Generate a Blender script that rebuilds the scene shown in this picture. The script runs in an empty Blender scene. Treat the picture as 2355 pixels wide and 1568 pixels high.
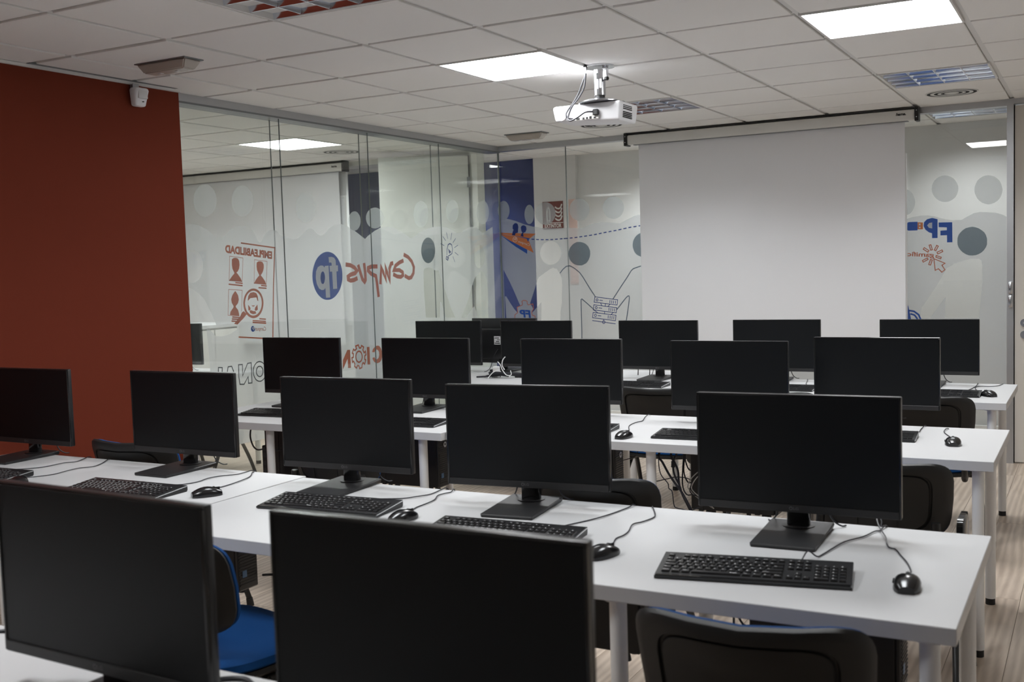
import bpy, bmesh, math, random
from mathutils import Vector, Matrix
from mathutils.geometry import delaunay_2d_cdt
random.seed(7)
PI = math.pi
S = bpy.context.scene
COL = S.collection

# ------------------------------------------------------------------ camera, world, exposure
CEIL = 2.47
TOP = 0.72
cd = bpy.data.cameras.new('camera')
cam = bpy.data.objects.new('camera', cd)
COL.objects.link(cam)
cam.location = (2.92487, -4.02810, CEIL - 1.01441)
cam.rotation_euler = (1.50127686, 0.03110320, 0.49896910)
cd.sensor_width = 36
cd.lens = 37.818
cd.dof.use_dof = True
cd.dof.focus_distance = 5.5
cd.dof.aperture_fstop = 5.6
cd.clip_end = 60
S.camera = cam
w = bpy.data.worlds.new('world'); S.world = w; w.use_nodes = True
w.node_tree.nodes['Background'].inputs[0].default_value = (0.75, 0.85, 1.0, 1)
w.node_tree.nodes['Background'].inputs[1].default_value = 1.0
S.view_settings.view_transform = 'Standard'
S.view_settings.look = 'None'
S.view_settings.gamma = 1
S.view_settings.use_curve_mapping = False
S.view_settings.exposure = 0.15
S.cycles.transparent_max_bounces = 24
S.cycles.max_bounces = 10
LED = 26.5
LOUVRE_W = 10.5                        # light of one louvre fitting, thrown in a cone by its blades
LED_COL = (0.97, 0.985, 1.0)

# ------------------------------------------------------------------ materials
def new_mat(name):
    m = bpy.data.materials.new(name); m.use_nodes = True
    return m, m.node_tree.nodes, m.node_tree.links, m.node_tree.nodes['Principled BSDF']

def srgb(r, g, b):
    f = lambda c: (c / 255 / 12.92) if c <= 10 else ((c / 255 + .055) / 1.055) ** 2.4
    return (f(r), f(g), f(b), 1)

def mat(name, col, rough=.5, metal=0., spec=.5, bump=0., bscale=200., var=0., vscale=4., coat=0.):
    m, n, l, p = new_mat(name)
    c = col if len(col) == 4 else (*col, 1)
    p.inputs['Base Color'].default_value = c
    p.inputs['Roughness'].default_value = rough
    p.inputs['Metallic'].default_value = metal
    p.inputs['Specular IOR Level'].default_value = spec
    p.inputs['Coat Weight'].default_value = coat
    if bump or var:
        tc = n.new('ShaderNodeTexCoord')
    if var:
        no = n.new('ShaderNodeTexNoise'); no.inputs['Scale'].default_value = vscale; no.inputs['Detail'].default_value = 5
        l.new(tc.outputs['Object'], no.inputs['Vector'])
        mx = n.new('ShaderNodeMix'); mx.data_type = 'RGBA'
        mx.inputs['A'].default_value = tuple(x * (1 - var) for x in c[:3]) + (1,)
        mx.inputs['B'].default_value = tuple(min(1, x * (1 + var)) for x in c[:3]) + (1,)
        l.new(no.outputs['Fac'], mx.inputs['Factor']); l.new(mx.outputs['Result'], p.inputs['Base Color'])
    if bump:
        nb = n.new('ShaderNodeTexNoise'); nb.inputs['Scale'].default_value = bscale; nb.inputs['Detail'].default_value = 3
        l.new(tc.outputs['Object'], nb.inputs['Vector'])
        b = n.new('ShaderNodeBump'); b.inputs['Strength'].default_value = bump; b.inputs['Distance'].default_value = .002
        l.new(nb.outputs['Fac'], b.inputs['Height']); l.new(b.outputs['Normal'], p.inputs['Normal'])
    return m

def emit_mat(name, col, s):
    m, n, l, p = new_mat(name)
    p.inputs['Base Color'].default_value = (.8, .8, .8, 1)
    p.inputs['Emission Color'].default_value = (*col, 1)
    p.inputs['Emission Strength'].default_value = s
    return m

def film_mat(name, col, fac, trans=.45):
    """vinyl film: a translucent white sheet that lets part of the view through"""
    m, n, l, p = new_mat(name)
    n.remove(p)
    out = n['Material Output']
    d = n.new('ShaderNodeBsdfDiffuse'); d.inputs[0].default_value = (*col, 1)
    t = n.new('ShaderNodeBsdfTranslucent'); t.inputs[0].default_value = (*col, 1)
    a = n.new('ShaderNodeMixShader'); a.inputs[0].default_value = trans
    l.new(d.outputs[0], a.inputs[1]); l.new(t.outputs[0], a.inputs[2])
    tr = n.new('ShaderNodeBsdfTransparent')
    b = n.new('ShaderNodeMixShader'); b.inputs[0].default_value = fac
    l.new(tr.outputs[0], b.inputs[1]); l.new(a.outputs[0], b.inputs[2])
    l.new(b.outputs[0], out.inputs[0])
    return m

def glass_mat(name, tint):
    m, n, l, p = new_mat(name)
    n.remove(p)
    out = n['Material Output']
    tr = n.new('ShaderNodeBsdfTransparent'); tr.inputs[0].default_value = (*tint, 1)
    g = n.new('ShaderNodeBsdfGlossy'); g.inputs['Roughness'].default_value = 0.0
    f = n.new('ShaderNodeFresnel')
    ge = n.new('ShaderNodeNewGeometry')              # the sheet is thin: both faces reflect alike, light is not bent
    mr = n.new('ShaderNodeMapRange'); mr.inputs['To Min'].default_value = 1.5; mr.inputs['To Max'].default_value = 1 / 1.5
    l.new(ge.outputs['Backfacing'], mr.inputs['Value']); l.new(mr.outputs[0], f.inputs[0])
    b = n.new('ShaderNodeMixShader')
    l.new(f.outputs[0], b.inputs[0]); l.new(tr.outputs[0], b.inputs[1]); l.new(g.outputs[0], b.inputs[2])
    l.new(b.outputs[0], out.inputs[0])
    return m

def wood_mat(name):
    m, n, l, p = new_mat(name)
    oi = n.new('ShaderNodeObjectInfo')
    tc = n.new('ShaderNodeTexCoord')
    mp = n.new('ShaderNodeMapping'); mp.inputs['Scale'].default_value = (14, 1.3, 4)
    ad = n.new('ShaderNodeVectorMath'); ad.operation = 'ADD'
    ml = n.new('ShaderNodeMath'); ml.operation = 'MULTIPLY'; ml.inputs[1].default_value = 37
    l.new(oi.outputs['Random'], ml.inputs[0]); l.new(tc.outputs['Object'], ad.inputs[0]); l.new(ml.outputs[0], ad.inputs[1])
    l.new(ad.outputs[0], mp.inputs['Vector'])
    no = n.new('ShaderNodeTexNoise'); no.inputs['Scale'].default_value = 1.6; no.inputs['Detail'].default_value = 8; no.inputs['Distortion'].default_value = 1.2
    l.new(mp.outputs[0], no.inputs['Vector'])
    wv = n.new('ShaderNodeTexWave'); wv.wave_type = 'BANDS'; wv.bands_direction = 'X'
    wv.inputs['Scale'].default_value = .7; wv.inputs['Distortion'].default_value = 9; wv.inputs['Detail'].default_value = 3; wv.inputs['Detail Scale'].default_value = .8
    l.new(mp.outputs[0], wv.inputs['Vector'])
    mx = n.new('ShaderNodeMix'); mx.data_type = 'FLOAT'; mx.inputs['Factor'].default_value = .3
    l.new(no.outputs['Fac'], mx.inputs['A']); l.new(wv.outputs['Fac'], mx.inputs['B'])
    r = n.new('ShaderNodeValToRGB')
    r.color_ramp.elements[0].position = .25; r.color_ramp.elements[0].color = srgb(176, 158, 141)
    r.color_ramp.elements[1].position = .8; r.color_ramp.elements[1].color = srgb(218, 202, 185)
    l.new(mx.outputs['Result'], r.inputs[0])
    hs = n.new('ShaderNodeHueSaturation')
    mr = n.new('ShaderNodeMapRange'); mr.inputs['To Min'].default_value = .9; mr.inputs['To Max'].default_value = 1.08
    l.new(oi.outputs['Random'], mr.inputs['Value']); l.new(mr.outputs[0], hs.inputs['Value'])
    l.new(r.outputs[0], hs.inputs['Color']); l.new(hs.outputs[0], p.inputs['Base Color'])
    p.inputs['Roughness'].default_value = .38
    b = n.new('ShaderNodeBump'); b.inputs['Strength'].default_value = .15; b.inputs['Distance'].default_value = .001
    l.new(no.outputs['Fac'], b.inputs['Height']); l.new(b.outputs['Normal'], p.inputs['Normal'])
    return m

M = {}
M['tile'] = mat('ceiling tile', (.88, .865, .84), .9, spec=.2, bump=.25, bscale=350, var=.02, vscale=1.5)
M['grid'] = mat('ceiling grid white', (.74, .73, .71), .6)
M['red'] = mat('brick red paint', (.165, .031, .0155), .8, spec=.12, bump=.15, bscale=140, var=.05, vscale=1.2)
M['white_wall'] = mat('white wall paint', (.72, .71, .69), .8, spec=.2, bump=.1, bscale=160, var=.02)
M['beige_wall'] = mat('beige wall paint', (.62, .59, .55), .8, spec=.2, bump=.1, bscale=160)
M['navy_wall'] = mat('navy wall paint', (.011, .024, .125), .7, spec=.3, bump=.1, bscale=160)
M['wood'] = wood_mat('pale oak laminate')
M['sub'] = mat('grey joint base', (.12, .1, .085), .8)
M['alu'] = mat('brushed aluminium', (.50, .51, .53), .38, metal=.85, bump=.05, bscale=400)
M['alu_dark'] = mat('dark aluminium', (.22, .23, .24), .4, metal=.7)
M['glass'] = glass_mat('clear glass', (.975, .985, .98))
M['glass_green'] = glass_mat('greenish glass', (.955, .975, .962))
M['seal'] = mat('dark joint seal', (.10, .125, .125), .3)
M['film'] = film_mat('frosted film', (.80, .83, .84), .66)
M['film_front'] = film_mat('lighter frosted film', (.53, .55, .57), .52, .2)
M['film_dot2'] = film_mat('faint frosted film', (.46, .49, .50), .52, .2)
M['film_dot'] = film_mat('thin frosted film', (.80, .86, .86), .42)
M['film_slate'] = film_mat('slate film', (.11, .15, .18), .88, .3)
M['p_red'] = film_mat('terracotta print', (.42, .13, .075), .93, .3)
M['p_redl'] = film_mat('terracotta script print', (.42, .13, .09), .93, .3)
M['p_blue'] = film_mat('royal blue print', (.035, .09, .33), .96, .3)
M['p_navy'] = film_mat('navy print', (.03, .05, .19), .95, .3)
M['p_grey'] = film_mat('grey blue line print', (.09, .12, .17), .95, .3)
M['p_white'] = film_mat('pale print', (.72, .75, .76), .95, .4)
M['p_orange'] = film_mat('orange print', (.50, .17, .07), .95, .3)
M['p_dark'] = film_mat('dark outline print', (.02, .03, .04), .9, .3)
M['table'] = mat('white melamine', (.62, .62, .625), .37, spec=.42, bump=.02, bscale=500)
M['leg'] = mat('white powder coat', (.84, .835, .825), .4)
M['foot'] = mat('black rubber', (.012, .012, .013), .6)
M['bezel'] = mat('black satin plastic', (.012, .012, .013), .13, spec=.6)
M['housing'] = mat('black housing plastic', (.014, .014, .015), .30, spec=.6)
M['screen'] = mat('switched off screen', (.0045, .0055, .0065), .40, spec=.27)
M['stand'] = mat('black stand plastic', (.020, .020, .021), .42, spec=.5, bump=.04, bscale=900)
M['logo'] = mat('grey logo print', (.11, .11, .115), .4)
M['kb'] = mat('black keyboard plastic', (.014, .014, .015), .36, spec=.5)
M['key'] = mat('black key plastic', (.018, .018, .019), .32, spec=.5)
M['legend'] = mat('white key print', (.75, .76, .76), .5)
M['silver'] = mat('silver trim', (.72, .73, .75), .25, metal=.9)
M['mouse'] = mat('glossy black plastic', (.010, .010, .011), .2, spec=.55)
M['cable'] = mat('black cable', (.012, .012, .018), .45)
M['cable_grey'] = mat('grey cable', (.45, .44, .42), .5)
M['chair_shell'] = mat('black chair plastic', (.016, .016, .016), .5, spec=.4, bump=.25, bscale=700)
M['chair_fab'] = mat('blue chair fabric', (.005, .060, .215), .85, spec=.2, bump=.5, bscale=900, var=.12, vscale=300)
M['chair_leg'] = mat('black chair steel', (.012, .012, .012), .35, spec=.5)
M['pc'] = mat('black computer case', (.010, .010, .011), .45, bump=.05, bscale=700)
M['pc_front'] = mat('black computer front', (.022, .022, .023), .4)
M['sticker_blue'] = mat('blue sticker', (.10, .22, .42), .35)
M['label'] = mat('white label', (.72, .72, .72), .6)
M['fabric'] = mat('white screen fabric', (.80, .80, .82), .9, spec=.1, bump=.06, bscale=900)
M['case'] = mat('white screen case', (.74, .73, .70), .45)
M['black'] = mat('black bracket', (.010, .010, .010), .45)
M['led'] = emit_mat('lit LED diffuser', LED_COL, LED)
M['louv'] = mat('mirror louvre', (.84, .89, .97), .13, metal=1.)
M['tube'] = emit_mat('fluorescent tube', (.84, .91, 1.0), 30.0)
M['diff'] = mat('white diffuser metal', (.66, .65, .62), .45)
M['dark'] = mat('dark cavity', (.02, .02, .02), .9)
M['emer'] = mat('smoked emergency cover', (.45, .40, .35), .3, spec=.6)
M['proj'] = mat('white projector plastic', (.82, .82, .84), .42)
M['steel'] = mat('chromed steel', (.62, .63, .66), .22, metal=1.)
M['door'] = mat('beige door laminate', (.66, .62, .57), .55)
M['door_white'] = mat('white door paint', (.72, .73, .68), .5)
M['sign_red'] = mat('dark red sign', (.15, .020, .013), .5)
M['pink'] = mat('pale pink reflection', (.72, .52, .46), .6)  # tint of the reflection painted on the corridor wall
M['sign_white'] = mat('pale sign print', (.75, .72, .68), .5)

# ------------------------------------------------------------------ mesh helpers
def bm_box(bm, x0, x1, y0, y1, z0, z1, bev=0., seg=1):
    r = bmesh.ops.create_cube(bm, size=1, matrix=Matrix.Translation(((x0 + x1) / 2, (y0 + y1) / 2, (z0 + z1) / 2)) @ Matrix.Diagonal((x1 - x0, y1 - y0, z1 - z0, 1)))
    if bev:
        es = list({e for v in r['verts'] for e in v.link_edges})
        bmesh.ops.bevel(bm, geom=es, offset=bev, segments=seg, profile=.5, affect='EDGES')

def bm_cyl(bm, p0, p1, r0, r1=None, n=16, caps=True):
    p0, p1 = Vector(p0), Vector(p1); r1 = r0 if r1 is None else r1
    d = p1 - p0
    q = d.to_track_quat('Z', 'Y').to_matrix().to_4x4()
    bmesh.ops.create_cone(bm, cap_ends=caps, segments=n, radius1=r0, radius2=r1, depth=d.length, matrix=Matrix.Translation((p0 + p1) / 2) @ q)

def bm_tube(bm, pts, r, n=8):
    """round tube along a polyline, frames carried along the path"""
    pts = [Vector(p) for p in pts]
    rings = []; prev = None
    for i, p in enumerate(pts):
        t = (pts[min(i + 1, len(pts) - 1)] - pts[max(i - 1, 0)])
        if t.length < 1e-9: t = Vector((0, 0, 1))
        t.normalize()
        a = prev - t * prev.dot(t) if prev is not None else (Vector((0, 0, 1)).cross(t) if abs(t.z) < .95 else Vector((1, 0, 0)).cross(t))
        if a.length < 1e-6: a = Vector((1, 0, 0)).cross(t)
        a.normalize(); prev = a; b = t.cross(a)
        rings.append([bm.verts.new(p + a * math.cos(2 * PI * k / n) * r + b * math.sin(2 * PI * k / n) * r) for k in range(n)])
    for u, v in zip(rings, rings[1:]):
        for k in range(n): bm.faces.new((u[k], u[(k + 1) % n], v[(k + 1) % n], v[k]))
    bm.faces.new(rings[0][::-1]); bm.faces.new(rings[-1])

def smooth_path(pts, sub=4):
    """Catmull-Rom through the points"""
    P = [Vector(p) for p in pts]; out = []
    for i in range(len(P) - 1):
        a, b, c, d = P[max(i - 1, 0)], P[i], P[i + 1], P[min(i + 2, len(P) - 1)]
        for k in range(sub):
            t = k / sub
            out.append(.5 * ((2 * b) + (c - a) * t + (2 * a - 5 * b + 4 * c - d) * t * t + (3 * b - a - 3 * c + d) * t ** 3))
    out.append(P[-1]); return out

def bm_lathe(bm, prof, n=32, c=(0, 0, 0), close=False):
    """profile of (radius, z) turned around the z axis"""
    rings = []
    for r, z in prof:
        rings.append([bm.verts.new((c[0] + r * math.cos(2 * PI * k / n), c[1] + r * math.sin(2 * PI * k / n), c[2] + z)) for k in range(n)])
    for u, v in zip(rings, rings[1:]):
        for k in range(n): bm.faces.new((u[k], u[(k + 1) % n], v[(k + 1) % n], v[k]))
    if close:
        bm.faces.new(rings[0][::-1]); bm.faces.new(rings[-1])

def bm_prism(bm, poly, axis, a, b):
    """polygon of 2D points pushed along an axis between a and b"""
    def v3(p, h):
        return (h, p[0], p[1]) if axis == 'x' else ((p[0], h, p[1]) if axis == 'y' else (p[0], p[1], h))
    lo = [bm.verts.new(v3(p, a)) for p in poly]; hi = [bm.verts.new(v3(p, b)) for p in poly]
    bm.faces.new(lo); bm.faces.new(hi[::-1])
    for k in range(len(poly)): bm.faces.new((lo[k], hi[k], hi[(k + 1) % len(poly)], lo[(k + 1) % len(poly)]))

def obj(name, bm, m, parent=None, smooth=False, loc=None):
    me = bpy.data.meshes.new(name)
    bmesh.ops.recalc_face_normals(bm, faces=bm.faces[:])
    bm.to_mesh(me); bm.free()
    return obj_me(name, me, m, parent, smooth, loc)

def obj_me(name, me, m, parent=None, smooth=False, loc=None):
    if m is not None and not me.materials: me.materials.append(m)
    if smooth:
        me.shade_smooth()
        try: me.set_sharp_from_angle(angle=math.radians(40))
        except Exception: pass
    o = bpy.data.objects.new(name, me); COL.objects.link(o)
    if parent is not None: o.parent = parent
    if loc is not None: o.location = loc
    return o

def box(name, x0, x1, y0, y1, z0, z1, m, parent=None, bev=0., seg=1, smooth=False):
    bm = bmesh.new(); bm_box(bm, x0, x1, y0, y1, z0, z1, bev, seg)
    return obj(name, bm, m, parent, smooth)

def tag(o, label=None, cat=None, group=None, kind=None):
    if label: o['label'] = label
    if cat: o['category'] = cat
    if group: o['group'] = group
    if kind: o['kind'] = kind
    return o

def empty(name, loc=(0, 0, 0), rz=0., label=None, cat=None, group=None, kind=None):
    o = bpy.data.objects.new(name, None); COL.objects.link(o)
    o.location = loc; o.rotation_euler = (0, 0, rz); o.empty_display_size = .1
    return tag(o, label, cat, group, kind)

def dup(root, loc, rz=0., label=None, parent=None):
    def cp(o, par):
        c = o.copy(); COL.objects.link(c)
        if par is not None: c.parent = par
        for ch in kids[o.name]: cp(ch, c)
        return c
    kids = {}
    def walk(o):
        kids[o.name] = list(o.children)
        for c in o.children: walk(c)
    walk(root)
    r = cp(root, None)
    r.location = loc; r.rotation_euler = (0, 0, rz)
    if label: r['label'] = label
    return r

_txt = {}
def text_unit(s, bold=0., shear=0.):
    """outline of a word as triangles, scaled to the unit box"""
    k = (s, bold, shear)
    if k in _txt: return _txt[k]
    cu = bpy.data.curves.new('word', 'FONT'); cu.body = s; cu.offset = bold; cu.shear = shear; cu.resolution_u = 4
    o = bpy.data.objects.new('word', cu); COL.objects.link(o)
    dg = bpy.context.evaluated_depsgraph_get(); dg.update()
    me = bpy.data.meshes.new_from_object(o.evaluated_get(dg))
    vs = [v.co.copy() for v in me.vertices]; fs = [tuple(p.vertices) for p in me.polygons]
    bpy.data.objects.remove(o); bpy.data.curves.remove(cu); bpy.data.meshes.remove(me)
    x0 = min(v.x for v in vs); x1 = max(v.x for v in vs); y0 = min(v.y for v in vs); y1 = max(v.y for v in vs)
    vs = [((v.x - x0) / (x1 - x0), (v.y - y0) / (y1 - y0)) for v in vs]
    _txt[k] = (vs, fs); return _txt[k]

def bm_text(bm, s, o, u, v, bold=0., shear=0.):
    vs, fs = text_unit(s, bold, shear)
    o, u, v = Vector(o), Vector(u), Vector(v)
    V = [bm.verts.new(o + u * a + v * b) for a, b in vs]
    for f in fs:
        try: bm.faces.new([V[i] for i in f])
        except ValueError: pass

def inside(p, poly):
    c = False; n = len(poly); j = n - 1
    for i in range(n):
        if (poly[i][1] > p[1]) != (poly[j][1] > p[1]) and p[0] < (poly[j][0] - poly[i][0]) * (p[1] - poly[i][1]) / (poly[j][1] - poly[i][1]) + poly[i][0]: c = not c
        j = i
    return c

def bm_poly(bm, outer, holes, fn):
    """flat sheet with cut-outs; fn maps sheet coordinates to the room"""
    vs = []; es = []
    for lp in [outer] + holes:
        b = len(vs); vs += [Vector(p) for p in lp]
        es += [(b + k, b + (k + 1) % len(lp)) for k in range(len(lp))]
    V, E, F = delaunay_2d_cdt(vs, es, [], 0, 1e-5)[:3]
    B = [bm.verts.new(fn(v)) for v in V]
    for f in F:
        c = sum((V[i] for i in f), Vector((0, 0))) / len(f)
        if inside(c, outer) and not any(inside(c, h) for h in holes):
            bm.faces.new([B[i] for i in f])

def bm_stroke(bm, pts, wd, fn):
    """flat ribbon of width wd along a polyline"""
    P = [Vector(p) for p in pts]; closed = (P[0] - P[-1]).length < 1e-6
    L = []; n = len(P)
    for i in range(n):
        a = P[i - 1] if i else (P[-2] if closed else P[0]); b = P[i + 1] if i < n - 1 else (P[1] if closed else P[-1])
        d1 = P[i] - a; d2 = b - P[i]
        d1 = d1.normalized() if d1.length > 1e-9 else d2.normalized(); d2 = d2.normalized() if d2.length > 1e-9 else d1
        t = d1 + d2
        if t.length < .3: t = d2
        t.normalize(); nn = Vector((-t.y, t.x)); k = 1 / max(.5, nn.dot(Vector((-d2.y, d2.x))))
        q = P[i]
        if not closed and i == 0: q = q - d2 * wd * .4
        if not closed and i == n - 1: q = q + d1 * wd * .4
        L.append((bm.verts.new(fn(q + nn * wd / 2 * k)), bm.verts.new(fn(q - nn * wd / 2 * k))))
    for (a, b), (c, d) in zip(L, L[1:]): bm.faces.new((a, b, d, c))

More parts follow.
